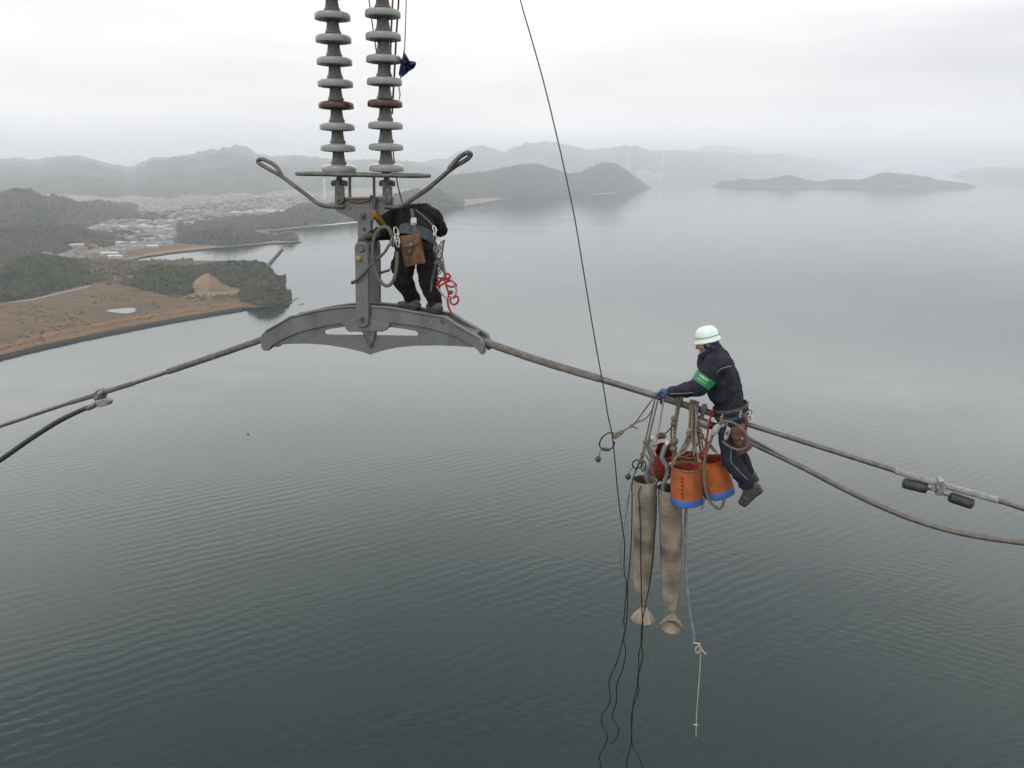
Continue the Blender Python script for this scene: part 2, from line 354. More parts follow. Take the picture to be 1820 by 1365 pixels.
def interp(poly, x):
    if x <= poly[0][0]: return poly[0][1]
    for (a, b), (c, d) in zip(poly, poly[1:]):
        if x <= c:
            t = (x-a)/(c-a); t2 = t*t*(3-2*t)*0.5+t*0.5
            return b+(d-b)*t2
    return poly[-1][1]
def ridge(name, crest, foot, depth, mat, cols=120, rows=26, rough=0.05, nsc=0.01, seed=0, prof=0.75, zf=0.0, back=0.6, jag=0.0):
    """A hill: rises from its foot line on the plain (or the sea) to its crest line, `depth` metres further back, and falls away behind."""
    x0 = max(crest[0][0], foot[0][0]); x1 = min(crest[-1][0], foot[-1][0]); vs = []; nb = 8
    for i in range(cols+1):
        x = x0+(x1-x0)*i/cols
        Fp = G(x, interp(foot, x), zf)
        cy = interp(crest, x)
        Cp = atY(x, cy, Fp.y+depth)
        hgt = max(Cp.z-zf, 0.2)
        Cp.z = zf+hgt
        for j in range(rows+1):
            t = j/rows; P = Fp.lerp(Cp, t)
            z = zf+hgt*(math.sin(t*math.pi/2)**prof*0.55+t*0.45)
            wob = mnoise.fractal(V((P.x*nsc, P.y*nsc, seed*7.3)), 1.0, 2.1, 6)
            z += wob*rough*hgt*4*t*(1-t)*(1.6)+ (mnoise.noise(V((P.x*nsc*9, P.y*nsc*9, seed)))*jag*min(1, t*4))
            P.z = max(z, zf-0.4); vs.append(P)
        for j in range(1, nb+1):
            t = j/nb; P = Cp + (Cp-Fp)*(back*t)
            P.z = zf+hgt*(math.cos(t*math.pi)*0.5+0.5)-1.0*t; vs.append(P)
    n = rows+1+nb; fs = []
    for i in range(cols):
        for j in range(n-1): fs.append((i*n+j, (i+1)*n+j, (i+1)*n+j+1, i*n+j+1))
    mb = MB(); mb.v = vs; mb.f = fs
    o = mb.build(name, mat); struct(o)
    return o, vs, fs
def flat(name, px, z, mat, tag_=True):
    pts = [G(x, y, z) for x, y in px]; mb = MB(); tris = tessellate_polygon([pts])
    mb.v = pts; mb.f = [tuple(t) for t in tris]
    o = mb.build(name, mat, smooth=False)
    # keep the sheet facing up
    if o.data.polygons and o.data.polygons[0].normal.z < 0: o.data.flip_normals()
    if tag_: struct(o)
    return o

# far ranges
ridge('mountains', [(-120, 290), (-40, 286), (0, 282), (35, 280), (60, 285), (90, 280), (140, 279), (170, 285), (200, 292), (235, 298), (250, 289), (275, 281), (300, 280), (340, 276), (380, 269), (420, 264), (440, 267), (460, 275), (490, 278), (520, 276), (560, 279), (600, 285), (650, 284), (720, 286), (790, 296), (860, 315)],
      [(-120, 347), (100, 346), (160, 349), (200, 354), (235, 348), (262, 351), (300, 355), (340, 346), (380, 349), (420, 343), (455, 348), (490, 341), (520, 338), (560, 343), (600, 339), (640, 335), (700, 337), (860, 329)], 5200, wood_far, 220, 40, 0.30, 0.0022, 1, 0.6, jag=22)
ridge('mountains', [(700, 302), (745, 290), (780, 282), (790, 283), (805, 275), (820, 268), (840, 261), (856, 258), (870, 262), (895, 271), (915, 262), (945, 255), (970, 252), (1000, 255), (1020, 260), (1050, 267), (1070, 264), (1105, 261), (1130, 263), (1160, 268), (1200, 267), (1240, 270), (1300, 272), (1330, 274), (1380, 277), (1420, 281), (1455, 283), (1480, 288), (1500, 296), (1520, 302), (1540, 306)],
      [(700, 313), (900, 313.5), (1200, 314), (1340, 312), (1420, 309), (1540, 306.5)], 2400, wood_far, 220, 30, 0.28, 0.0014, 2, 0.6, jag=25)
ridge('mountains', [(1180, 280), (1220, 268), (1260, 259), (1300, 260), (1340, 268), (1400, 274), (1460, 283), (1520, 296)],
      [(1180, 304), (1520, 306)], 3000, wood_far, 80, 14, 0.06, 0.001, 3)
ridge('mountains', [(1560, 299), (1640, 288), (1700, 278), (1760, 271), (1820, 273), (1900, 268), (1960, 280)],
      [(1560, 302), (1960, 305)], 3000, wood_far, 80, 14, 0.06, 0.001, 4)
ridge('headland', [(1690, 312), (1710, 304), (1730, 299), (1765, 297), (1820, 299), (1900, 294), (1960, 305)],
      [(1690, 314), (1820, 320), (1960, 322)], 700, wood_far, 60, 14, 0.08, 0.003, 5)
isl, iv, if_ = ridge('island', [(1265, 331), (1281, 323), (1300, 321), (1320, 317), (1340, 319.5), (1358, 319), (1380, 315), (1396, 311), (1404, 311.5), (1415, 314), (1431, 319), (1457, 323), (1475, 319), (1495, 318), (1512, 319), (1527, 319.5), (1546, 314), (1562, 308), (1575, 306), (1595, 308), (1616, 310), (1648, 314), (1670, 320), (1702, 324), (1715, 325), (1725, 328), (1738, 333)],
      [(1265, 332.4), (1400, 332), (1600, 333), (1738, 334)], 240, wood_far, 170, 14, 0.16, 0.008, 6, jag=5)
flat('beach', [(1300, 332.6), (1400, 332.4), (1520, 332.8), (1640, 333.6), (1640, 332.2), (1520, 331.6), (1400, 331.2), (1300, 331.6)], 0.6, sand_m)
hl = ridge('headland', [(735, 352), (770, 326), (790, 313), (825, 308), (860, 305), (900, 297), (925, 292), (955, 291), (985, 300), (1010, 308), (1030, 306), (1050, 297), (1062, 291), (1075, 288), (1095, 291), (1110, 300), (1135, 318), (1158, 336)],
      [(735, 356), (800, 357), (880, 352), (960, 349), (1050, 345), (1100, 342), (1158, 337)], 520, wood_far, 150, 22, 0.14, 0.005, 7, jag=6)
ridge('headland', [(884, 351), (888, 343), (897, 336), (920, 333), (945, 330), (957, 334), (967, 339), (985, 337), (1020, 333), (1040, 338), (1053, 347)],
      [(884, 353), (920, 355), (970, 351), (1053, 348)], 160, wood_far, 80, 14, 0.14, 0.01, 8, jag=5)
flat('beach', [(955, 351.5), (1010, 349.5), (1010, 348), (955, 350)], 0.6, sand_m)
flat('beach', [(1050, 345.5), (1092, 343.5), (1092, 341), (1050, 343)], 0.6, sand_m)

# the coastal plain behind the inlet
struct(flat('ground', [(-150, 500), (-150, 338), (200, 335), (450, 331), (640, 328), (760, 335), (880, 348), (920, 353), (880, 356), (822, 368), (740, 379), (640, 394.5), (560, 402), (520, 406), (470, 411.5), (520, 421), (538, 428), (520, 430), (480, 431), (430, 434.5), (380, 439), (300, 448), (262, 454), (240, 459), (215, 466), (150, 490), (60, 520)], 2.0, plain_m))
flat('beach', [(560, 402.6), (640, 395.4), (740, 380), (740, 378), (640, 392.6), (590, 397.5)], 2.1, sand_m)
flat('field', [(195, 416), (300, 402), (330, 408), (250, 424)], 2.1, earth_m)
flat('field', [(425, 371), (560, 362), (590, 364), (470, 375)], 2.1, earth_m)
flat('field', [(130, 452), (190, 447), (340, 432), (420, 428), (440, 432), (300, 447), (200, 462)], 2.1, scrub_m)
flat('beach', [(262, 455), (300, 449), (380, 440.5), (480, 432.3), (537, 429), (520, 427), (430, 431), (380, 435.5), (300, 444), (250, 452)], 2.2, rock_m)

h2 = ridge('hill', [(-80, 365), (-40, 352), (0, 348), (20, 341), (38, 338), (60, 344), (75, 354), (100, 352), (120, 357), (135, 365), (150, 364), (175, 361), (200, 364), (225, 374), (246, 388)],
      [(-80, 425), (0, 424), (100, 415), (150, 404), (180, 396), (220, 390), (246, 389)], 480, wood_mid, 120, 26, 0.12, 0.006, 9, zf=2)
h2b = ridge('hill', [(243, 391), (255, 385), (268, 380), (280, 384), (298, 391)], [(243, 393), (298, 393)], 90, wood_mid, 40, 12, 0.1, 0.01, 19, zf=2)
h3 = ridge('hill', [(-80, 420), (-20, 412), (0, 410), (30, 404), (60, 407), (90, 403), (120, 403), (142, 406), (165, 415), (190, 424), (210, 434)],
      [(-80, 478), (0, 470), (60, 458), (100, 451), (150, 445), (210, 436)], 220, wood_mid, 100, 24, 0.12, 0.01, 10, zf=2)
h3b = ridge('hill', [(200, 422), (212, 414), (224, 410), (236, 416), (246, 424)], [(200, 424), (246, 425)], 60, wood_mid, 30, 10, 0.1, 0.01, 11, zf=2)
h5 = ridge('hill', [(318, 422), (350, 404), (385, 396), (420, 391), (450, 389), (500, 382), (530, 371), (560, 364), (600, 366), (650, 358), (700, 348), (740, 339), (770, 338), (800, 348), (824, 367)],
      [(318, 424), (350, 421), (400, 412), (470, 409), (560, 400), (640, 393), (700, 385), (760, 376), (824, 368)], 260, wood_mid, 150, 22, 0.12, 0.008, 12, zf=2)
h6 = ridge('hill', [(308, 429), (340, 418), (370, 412), (400, 411), (440, 413), (465, 419), (484, 428)], [(308, 432), (400, 437.5), (440, 434), (484, 429)], 110, wood_mid, 80, 16, 0.12, 0.01, 13, zf=2)
h6b = ridge('hill', [(489, 427), (498, 418), (506, 414.5), (513, 413.5), (520, 417), (529, 428)], [(489, 429), (529, 429.5)], 60, wood_mid, 40, 14, 0.12, 0.02, 14, zf=1)

# the near peninsula
struct(flat('ground', [(-160, 690), (-60, 652), (0, 633), (60, 618), (150, 598), (230, 582), (300, 568.5), (360, 558.5), (400, 552), (430, 547), (462, 546), (500, 540), (520, 531), (505, 512), (490, 492), (479, 470), (455, 464), (380, 463), (300, 463), (230, 464), (150, 470), (60, 490), (-160, 520)], 2.5, scrub_m))
# sloping stone face of the sea wall and the grassy dyke behind it
edge = [(-160, 690), (-60, 652), (0, 633), (60, 618), (150, 598), (230, 582), (300, 568.5), (360, 558.5), (400, 552), (430, 547)]
mb = MB(); vs = []
for i, (x, y) in enumerate(edge):
    P = G(x, y, 2.5); f_ = V((0, -1, 0)); k = 1.0 if i < 8 else 0.5
    vs += [P+f_*4.5*k+V((0, 0, -3.0)), P+f_*1.0+V((0, 0, 0.9)), P-f_*2.5+V((0, 0, 0.9)), P-f_*4.5+V((0, 0, -0.3))]
for i in range(len(edge)-1):
    for j in range(3): mb.f.append((i*4+j, (i+1)*4+j, (i+1)*4+j+1, i*4+j+1))
mb.v = vs
tag(mb.build('sea_wall', stone_m, loc=vs[0], smooth=False), 'long dark stone sea wall edging the reclaimed brown land', 'sea wall')
mb = MB(); vs = []
for x, y in edge:
    P = G(x, y-5 if x < 300 else y-3.4, 2.53); Q = G(x, y-(9 if x < 300 else 6.5), 2.53); vs += [P, Q]
mb.v = vs; mb.f = [(i*2, i*2+2, i*2+3, i*2+1) for i in range(len(edge)-1)]
struct(mb.build('path', grass_b, smooth=False))
mb = MB(); vs = []
for x, y in edge:
    k = 1 if x < 300 else 0.7
    vs += [G(x, y-14*k, 2.53), G(x, y-20*k, 2.53)]
mb.v = vs; mb.f = [(i*2, i*2+2, i*2+3, i*2+1) for i in range(len(edge)-1)]
struct(mb.build('path', grass_b, smooth=False))
pond_m = bpy.data.materials.new('still pond water'); pond_m.use_nodes = True
pb = pond_m.node_tree.nodes['Principled BSDF']; pb.inputs['Base Color'].default_value = (0.05, 0.05, 0.042, 1); pb.inputs['Roughness'].default_value = 0.12
pt = pond_m.node_tree; pn = N(pt, 'ShaderNodeTexNoise'); pn.inputs['Scale'].default_value = 0.8; pbp = N(pt, 'ShaderNodeBump'); pbp.inputs['Strength'].default_value = 0.05
pt.links.new(pn.outputs['Fac'], pbp.inputs['Height']); pt.links.new(pbp.outputs[0], pb.inputs['Normal'])
struct(flat('pond', [(186, 552), (200, 549.5), (215, 548), (232, 547), (243, 548), (238, 550.5), (244, 552), (232, 556), (222, 557), (206, 555.5), (196, 554)], 2.56, pond_m))
marsh = land_mat('marsh reeds', [(0.05, 0.05, 0.035), (0.10, 0.08, 0.055)], 0.08)
flat('ground', [(150, 553), (185, 545), (240, 540), (300, 543), (296, 548), (262, 551), (252, 556), (238, 561), (200, 561), (170, 557)], 2.53, marsh)
flat('path', [(15, 538.5), (60, 533), (110, 521), (160, 509.5), (158, 508), (108, 519.2), (58, 531.2), (15, 537)], 2.54, road_m)
hA = ridge('hill', [(-90, 522), (-60, 499), (0, 480), (20, 469), (45, 460), (75, 456), (100, 459), (130, 465), (155, 478), (185, 498)],
      [(-90, 548), (0, 538), (60, 530), (110, 516), (150, 507), (185, 501)], 170, wood_mid, 90, 26, 0.12, 0.015, 20, zf=2.5)
hB = ridge('hill', [(80, 468), (140, 465), (190, 467), (240, 471), (280, 475), (345, 479)], [(80, 500), (140, 502), (190, 506), (240, 507), (300, 505), (345, 500)], 190, thin_m, 80, 20, 0.12, 0.015, 21, zf=2.5)
hC = ridge('hill', [(222, 502), (245, 486), (270, 475), (300, 475), (328, 476), (340, 485), (352, 500)], [(222, 506), (260, 516), (300, 524), (325, 526), (352, 519)], 90, wood_mid, 60, 20, 0.1, 0.02, 22, zf=2.5)
hD = ridge('hill', [(330, 480), (380, 471), (420, 468), (450, 467.5), (468, 471), (478, 480), (488, 493), (499, 507), (508, 519)], [(330, 500), (380, 503), (420, 511), (450, 520), (470, 524), (490, 524), (508, 522)], 110, wood_mid, 70, 20, 0.1, 0.02, 23, zf=2.5)
hE = ridge('hill', [(428, 522), (445, 509), (465, 504), (485, 503), (499, 510), (508, 521), (516, 533)], [(428, 536), (445, 541.5), (465, 544), (490, 543), (505, 540), (516, 534)], 55, wood_mid, 50, 16, 0.1, 0.03, 24, zf=2.0)
ridge('hill', [(322, 520), (337, 507), (351, 495), (363, 486.5), (369, 485.5), (383, 493), (398, 505), (410, 512)], [(322, 522), (337, 521), (370, 519), (398, 513), (410, 513)], 30, earth_m, 40, 12, 0.10, 0.05, 25, zf=2.5)
flat('field', [(322, 527), (345, 521), (400, 517), (440, 511), (455, 513), (440, 519), (390, 524), (340, 530)], 2.55, earth_m)
ridge('rocks', [(438, 540), (450, 535), (462, 529), (470, 527), (482, 536), (505, 540), (527, 531), (531, 529.5)], [(438, 544), (462, 546.5), (490, 545), (510, 541), (527, 533), (531, 531)], 12, rock_m, 50, 8, 0.3, 0.2, 26, zf=0, jag=1.2)
mb = MB()
for x, y, s in ((536, 540.5, 2.2), (539, 540, 1.8), (532, 541, 1.4)):
    mb.ellipsoid(G(x, y, 0), V((s, 0, 0)), V((0, s*.7, 0)), V((0, 0, s*.45)), 8, 6)
struct(mb.build('rocks', rock_m))

# ------------------------------------------------------------------ woods on the hills (nobody could count the crowns)
def forest(hills, name, count, size, seed, cols, label, jit=0.25, mask=None, sub=1):
    r = np.random.default_rng(seed)
    bm = bmesh.new(); bmesh.ops.create_icosphere(bm, subdivisions=sub, radius=1)
    bv = np.array([v.co[:] for v in bm.verts]); bf = np.array([[v.index for v in f.verts] for f in bm.faces]); bm.free()
    pts = []
    tot = 0; tri = []
    for (o, vs, fs) in hills:
        A = np.array([v[:] for v in vs]); F = np.array(fs)
        a, b, c, d = A[F[:, 0]], A[F[:, 1]], A[F[:, 2]], A[F[:, 3]]
        ar = 0.5*np.linalg.norm(np.cross(b-a, c-a), axis=1)+0.5*np.linalg.norm(np.cross(c-a, d-a), axis=1)
        tri.append((a, b, c, d, ar))
    a, b, c, d, ar = [np.concatenate([t[i] for t in tri]) for i in range(5)]
    idx = r.choice(len(ar), size=count, p=ar/ar.sum())
    u = r.random((count, 1)); v = r.random((count, 1))
    P = (a[idx]*(1-u)+b[idx]*u)*(1-v)+(d[idx]*(1-u)+c[idx]*u)*v
    s = size*(0.55+0.9*r.random(count)**1.5)
    nv = len(bv); n = count
    B = bv[None]*(1+jit*(r.random((n, nv, 1))*2-1))
    ang = r.random(n)*6.28; ca, sa = np.cos(ang), np.sin(ang)
    X = B[:, :, 0]*ca[:, None]-B[:, :, 1]*sa[:, None]; Y = B[:, :, 0]*sa[:, None]+B[:, :, 1]*ca[:, None]
    hz = 0.75+0.6*r.random(n)
    W_ = np.stack([X*s[:, None], Y*s[:, None], B[:, :, 2]*(s*hz)[:, None]+(s*0.45)[:, None]], axis=2)+P[:, None, :]
    W_ = W_.reshape(-1, 3); Fc = (bf[None]+(np.arange(n)*nv)[:, None, None]).reshape(-1, 3)
    me = bpy.data.meshes.new(name); me.vertices.add(len(W_)); me.vertices.foreach_set('co', W_.ravel())
    me.loops.add(len(Fc)*3); me.loops.foreach_set('vertex_index', Fc.ravel().astype(np.int32))
    me.polygons.add(len(Fc)); me.polygons.foreach_set('loop_start', (np.arange(len(Fc))*3).astype(np.int32)); me.update(calc_edges=True)
    at = me.attributes.new('kind_of_tree', 'FLOAT', 'POINT'); at.data.foreach_set('value', np.repeat(r.random(n), nv).astype(np.float32))
    m = bpy.data.materials.new(name+' leaves'); m.use_nodes = True; t = m.node_tree; bs = t.nodes['Principled BSDF']
    bs.inputs['Roughness'].default_value = 0.95; bs.inputs['Specular IOR Level'].default_value = 0.05
    an = N(t, 'ShaderNodeAttribute', attribute_name='kind_of_tree'); g = N(t, 'ShaderNodeTexCoord')
    no = N(t, 'ShaderNodeTexNoise'); no.inputs['Scale'].default_value = 0.014; no.inputs['Detail'].default_value = 3; t.links.new(g.outputs['Object'], no.inputs['Vector'])
    ad = N(t, 'ShaderNodeMath', operation='MULTIPLY_ADD'); ad.inputs[1].default_value = 0.45; t.links.new(an.outputs['Fac'], ad.inputs[0])
    mu = N(t, 'ShaderNodeMath', operation='MULTIPLY_ADD'); mu.inputs[1].default_value = 2.2; mu.inputs[2].default_value = -0.82; t.links.new(no.outputs['Fac'], mu.inputs[0]); t.links.new(mu.outputs[0], ad.inputs[2])
    rp = N(t, 'ShaderNodeValToRGB'); el = rp.color_ramp.elements
    while len(el) < len(cols): el.new(0.5)
    for i, c_ in enumerate(cols): el[i].position = i/(len(cols)-1); el[i].color = (*c_, 1)
    t.links.new(ad.outputs[0], rp.inputs[0]); t.links.new(rp.outputs[0], bs.inputs['Base Color'])
    me.materials.append(m)
    o = bpy.data.objects.new(name, me); COL.objects.link(o)
    tag(o, label, 'forest', None, 'stuff'); return o
GC = [(0.007, 0.012, 0.008), (0.014, 0.022, 0.011), (0.048, 0.060, 0.018), (0.020, 0.028, 0.014), (0.075, 0.055, 0.036)]
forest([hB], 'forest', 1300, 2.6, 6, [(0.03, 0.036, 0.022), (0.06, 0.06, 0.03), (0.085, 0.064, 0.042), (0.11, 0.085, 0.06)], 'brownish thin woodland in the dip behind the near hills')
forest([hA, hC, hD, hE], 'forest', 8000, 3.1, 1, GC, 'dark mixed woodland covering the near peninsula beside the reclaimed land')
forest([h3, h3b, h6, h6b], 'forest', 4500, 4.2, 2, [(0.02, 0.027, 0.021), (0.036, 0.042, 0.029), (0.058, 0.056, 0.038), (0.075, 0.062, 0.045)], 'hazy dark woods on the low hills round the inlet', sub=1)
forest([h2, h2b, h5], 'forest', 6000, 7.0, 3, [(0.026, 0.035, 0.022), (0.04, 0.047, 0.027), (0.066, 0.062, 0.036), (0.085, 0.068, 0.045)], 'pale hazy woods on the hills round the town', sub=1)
# low dark bushes dotted over the reclaimed land
def scatter_on(px_poly, z, n, seed):
    r = np.random.default_rng(seed); xs = [p[0] for p in px_poly]; ys = [p[1] for p in px_poly]; out = []
    def inside(x, y):
        c = False
        for (a, b), (d, e_) in zip(px_poly, px_poly[1:]+px_poly[:1]):
            if (b > y) != (e_ > y) and x < (d-a)*(y-b)/(e_-b)+a: c = not c
        return c
    while len(out) < n:
        x = r.uniform(min(xs), max(xs)); y = r.uniform(min(ys), max(ys))
        if inside(x, y): out.append(G(x, y, z))
    return out
mb = MB()
for P in scatter_on([(-20, 548), (100, 527), (250, 516), (420, 536), (420, 544), (300, 562), (120, 598), (-20, 628)], 2.5, 520, 5):
    if mnoise.noise(V((P.x*0.02, P.y*0.012, 3))) < 0.02: continue
    if G(183, 559, 2.5).y < P.y < G(220, 544, 2.5).y and 183 < proj(P)[0] < 255: continue
    s = random.uniform(0.8, 2.4); s *= .75; mb.ellipsoid(P, V((s*random.uniform(1, 2), 0, 0)), V((0, s, 0)), V((0, 0, s*.7)), 7, 5)
tag(mb.build('bushes', wood_mid), 'dark low bushes dotted over the brown reclaimed land', 'bushes', None, 'stuff')
mb = MB()
for P in scatter_on([(300, 525), (420, 523), (440, 527), (420, 535), (300, 530)], 2.5, 60, 8):
    s = random.uniform(1.2, 3.0); mb.ellipsoid(P, V((s*1.6, 0, 0)), V((0, s, 0)), V((0, 0, s*.8)), 7, 5)
tag(mb.build('bushes', wood_mid), 'hedge of dark bushes below the bare tan mound', 'bushes', None, 'stuff')

# ------------------------------------------------------------------ town and works
wallw = M('pale house wall', (0.35, 0.335, 0.32), 0.9, 0, None, 0.2, 2); wallt = M('tan house wall', (0.27, 0.235, 0.20), 0.9, 0, None, 0.2, 2)
roofg = M('grey tiled roof', (0.16, 0.16, 0.17), 0.8, 0, None, 0.3, 2); roofb = M('brown tiled roof', (0.17, 0.115, 0.09), 0.8, 0, None, 0.3, 2)
whitew = M('white factory cladding', (0.58, 0.58, 0.575), 0.7, 0, None, 0.1, 2); bluer = M('blue sheet roof', (0.10, 0.19, 0.27), 0.6, 0, None, 0.1, 2)
glassd = M('dark window glass', (0.05, 0.06, 0.07), 0.2, 0, None, 1, 2)
def house_mesh(L, Wd, h, rh):
    wl = MB().add([(-L, -Wd, 0), (L, -Wd, 0), (L, Wd, 0), (-L, Wd, 0), (-L, -Wd, h), (L, -Wd, h), (L, Wd, h), (-L, Wd, h), (-L, 0, h+rh), (L, 0, h+rh)],
                  [(0, 1, 5, 4), (2, 3, 7, 6), (1, 2, 6, 9, 5), (3, 0, 4, 8, 7)])
    o = 0.5
    rf = MB().add([(-L-o, -Wd-o, h-.1), (L+o, -Wd-o, h-.1), (L+o, 0, h+rh+.2), (-L-o, 0, h+rh+.2), (-L-o, Wd+o, h-.1), (L+o, Wd+o, h-.1)], [(0, 1, 2, 3), (3, 2, 5, 4)])
    return wl, rf
def house(name, P, L, Wd, h, rh, rz, wm, rm, label, cat, group=None):
    P = V(P); wl, rf = house_mesh(L, Wd, h, rh); R_ = Matrix.Rotation(rz, 3, 'Z')
    t = thing(name, P, label, cat, group)
    for mb_, nm, mm in ((wl, 'wall', wm), (rf, 'roof', rm)):
        mb_.v = [R_ @ p + P for p in mb_.v]; mb_.build(nm, mm, t, smooth=False)
    return t
protos = []
for k, (L, Wd, h, rh, wm, rm) in enumerate([(6, 4.5, 5.5, 2.2, wallw, roofg), (5, 4, 5, 2, wallt, roofb), (8, 5, 6, 1.5, wallw, roofb), (9, 6, 9, 0.6, wallw, whitew)]):
    protos.append(house('house', (0, 0, 0), L, Wd, h, rh, 0, wm, rm, '', 'house'))
lab = ['tiny hazy pale house with a grey roof in the far town', 'tiny hazy tan house with a brown roof in the far town', 'tiny hazy pale house with a brown roof in the far town', 'tiny hazy white flat-roofed block in the far town']
used = [0]*4
town = [(170, 405), (250, 395), (320, 385), (430, 362), (600, 350), (640, 358), (540, 372), (480, 384), (380, 396), (310, 418), (290, 432), (220, 428), (180, 412)]
spots = scatter_on(town, 2.0, 230, 31)+scatter_on([(60, 448), (200, 440), (280, 430), (250, 446), (90, 460)], 2, 22, 32)
for P in spots:
    k = random.choice([0, 0, 1, 2, 3]); p = protos[k]
    if used[k] == 0: o = p
    else:
        o = p.copy(); COL.objects.link(o)
        for ch in p.children:
            c = ch.copy(); COL.objects.link(c); c.parent = o
    used[k] += 1
    o.location = P; o.rotation_euler = (0, 0, random.uniform(0, 3.14)); s = random.uniform(0.9, 1.5) if P.y > 1300 else 0.8; o.scale = (s, s, s)
    o['label'] = lab[k]; o['category'] = 'house'; o['group'] = 'houses of the far town, ' + ['grey roofed', 'tan', 'brown roofed', 'flat roofed'][k]
# the rest of the town reads as a speckle
mb = [MB(), MB()]
for P in scatter_on([(150, 412), (180, 398), (240, 386), (200, 366), (300, 350), (330, 347), (450, 342), (760, 340), (800, 358), (560, 366), (480, 384), (340, 405), (310, 430), (240, 430)], 2.0, 1900, 41):
    s = random.uniform(3, 6.5); a = random.uniform(0, 3.14); q = mb[random.random() < 0.55]
    q.box(P+V((0, 0, s*.4)), V((math.cos(a)*s*1.3, math.sin(a)*s*1.3, 0)), V((-math.sin(a)*s, math.cos(a)*s, 0)), V((0, 0, s*random.uniform(.4, .9))))
for q, mm, l in ((mb[0], wallt, 'speckle of countless grey and tan roofs across the far coastal plain'), (mb[1], wallw, 'speckle of countless white buildings across the far coastal plain')):
    tag(q.build('town', mm, smooth=False), l, 'town', None, 'stuff')
bsp = scatter_on([(170, 410), (230, 395), (250, 380), (450, 352), (640, 352), (560, 366), (480, 384), (340, 405), (310, 430), (230, 436)], 2.0, 700, 43)
mb = MB()
for P in bsp:
    s = random.uniform(4, 10); mb.ellipsoid(P, V((s*2, 0, 0)), V((0, s, 0)), V((0, 0, s*.8)), 6, 4)
tag(mb.build('trees', wood_mid), 'dark scattered tree clumps between the far houses', 'trees', None, 'stuff')
house('factory', G(196, 455, 2), 16, 9, 7, 1.5, 0.25, wallw, whitew, 'white roofed factory hall at the head of the inlet', 'factory')
house('factory', G(206, 459.5, 2), 13, 7, 6, 1.2, 0.25, wallw, whitew, 'smaller white hall in front of the white roofed factory', 'factory')
house('factory', G(213, 450, 2), 14, 12, 8, 1.2, 0.25, wallt, wallt, 'tan hall behind the white roofed factory', 'factory')
house('shed', G(235, 441, 2), 28, 10, 6, 2, 0.12, wallw, bluer, 'long blue roofed shed left of the other blue roofs', 'shed')
house('shed', G(262, 435.5, 2), 32, 9, 6, 2, 0.12, wallw, bluer, 'blue roofed shed in the middle of the row by the inlet', 'shed')
house('shed', G(262, 440.5, 2), 24, 8, 5, 1.6, 0.12, wallw, whitew, 'pale roofed shed in front of the blue roofed sheds', 'shed')
house('shed', G(292, 434, 2), 22, 9, 6, 2, 0.12, wallw, bluer, 'blue roofed shed at the right end of the row', 'shed')
house('shed', G(213, 406, 2), 26, 7, 6, 1.5, 0.05, wallw, whitew, 'long white shed alone on the brown field', 'shed')
house('shed', G(480, 378, 2), 50, 14, 8, 2, 0.1, wallw, whitew, 'long white shed at the far end of the plain', 'shed')
house('shed', G(430, 381, 2), 40, 12, 8, 2, 0.1, wallw, whitew, 'shorter white shed on the plain behind the wooded headland', 'shed')
house('house', G(428, 497, 6), 5, 4, 4, 1.6, 0.4, wallw, roofg, 'small pale house among the trees near the tip of the peninsula', 'house')
house('house', G(437, 511, 3), 3, 2, 2.5, 1, 0.2, wallt, sand_m, 'small tan hut at the right end of the bare clearing', 'hut')
house('house', G(232, 496, 5), 6, 4, 4, 1.6, 0.4, wallw, roofg, 'small pale house in the dip between the two near wooded hills', 'house')
# chimneys
def chimney(px, ytop, ybot, z, r, label):
    B = G(px, ybot, z); t = atY(px, ytop, B.y).z
    th_ = thing('chimney', B, label, 'chimney', 'tall power station chimneys')
    MB().lathe(B, ZUP, [(r*1.5, -2), (r*1.15, (t-z)*.3), (r*.9, t-z), (r*.5, t-z)], 12).build('shaft', whitew, th_)
    MB().lathe(B+ZUP*(t-z-8), ZUP, [(r*.95, -6), (r*1.9, -4), (r*1.9, 0), (r*.95, 2)], 12).build('platform', whitew, th_)
chimney(578, 317, 357, 2, 4.0, 'tall white chimney rising from the town left of the steel hanger')
chimney(1116, 266, 314.5, 2, 8.0, 'tall white chimney, left one of the far pair beyond the headland')
chimney(1176, 269, 315, 2, 8.0, 'tall white chimney, right one of the far pair beyond the headland')
house('power_station', G(1143, 315, 2), 90, 40, 65, 10, 0.1, wallw, whitew, 'white power station block between the two far chimneys', 'power station')
house('power_station', G(1166, 315.5, 2), 75, 40, 35, 10, 0.1, wallw, whitew, 'lower white power station hall beside the right far chimney', 'power station')
# jetty, buoy, masts
a, b = G(478, 471, 0), G(503, 442, 0); d = (b-a); L = d.length; d.normalize(); s_ = d.cross(ZUP)
th_ = thing('jetty', a, 'long thin grey jetty running out from the peninsula', 'jetty')
MB().box((a+b)/2+ZUP*2.6, d*L/2, s_*2.2, ZUP*0.5).build('deck', stone_m, th_, smooth=False)
for i in range(9):
    p = a.lerp(b, (i+.5)/9); MB().tube([p-ZUP*1.5, p+ZUP*2.1], 0.6, 8).build('pile', stone_m, th_)
B = G(441, 772, 0)
th_ = thing('buoy', B, 'small dark red buoy afloat alone on the grey water', 'buoy')
MB().lathe(B, ZUP, [(0.05, -.3), (.85, -.25), (.95, .25), (.6, .55), (.12, .7), (.1, 1.6), (.02, 1.65)], 14).build('float', M('dark red paint', (0.11, 0.012, 0.01), 0.5, 0, None, 3, 3), th_)
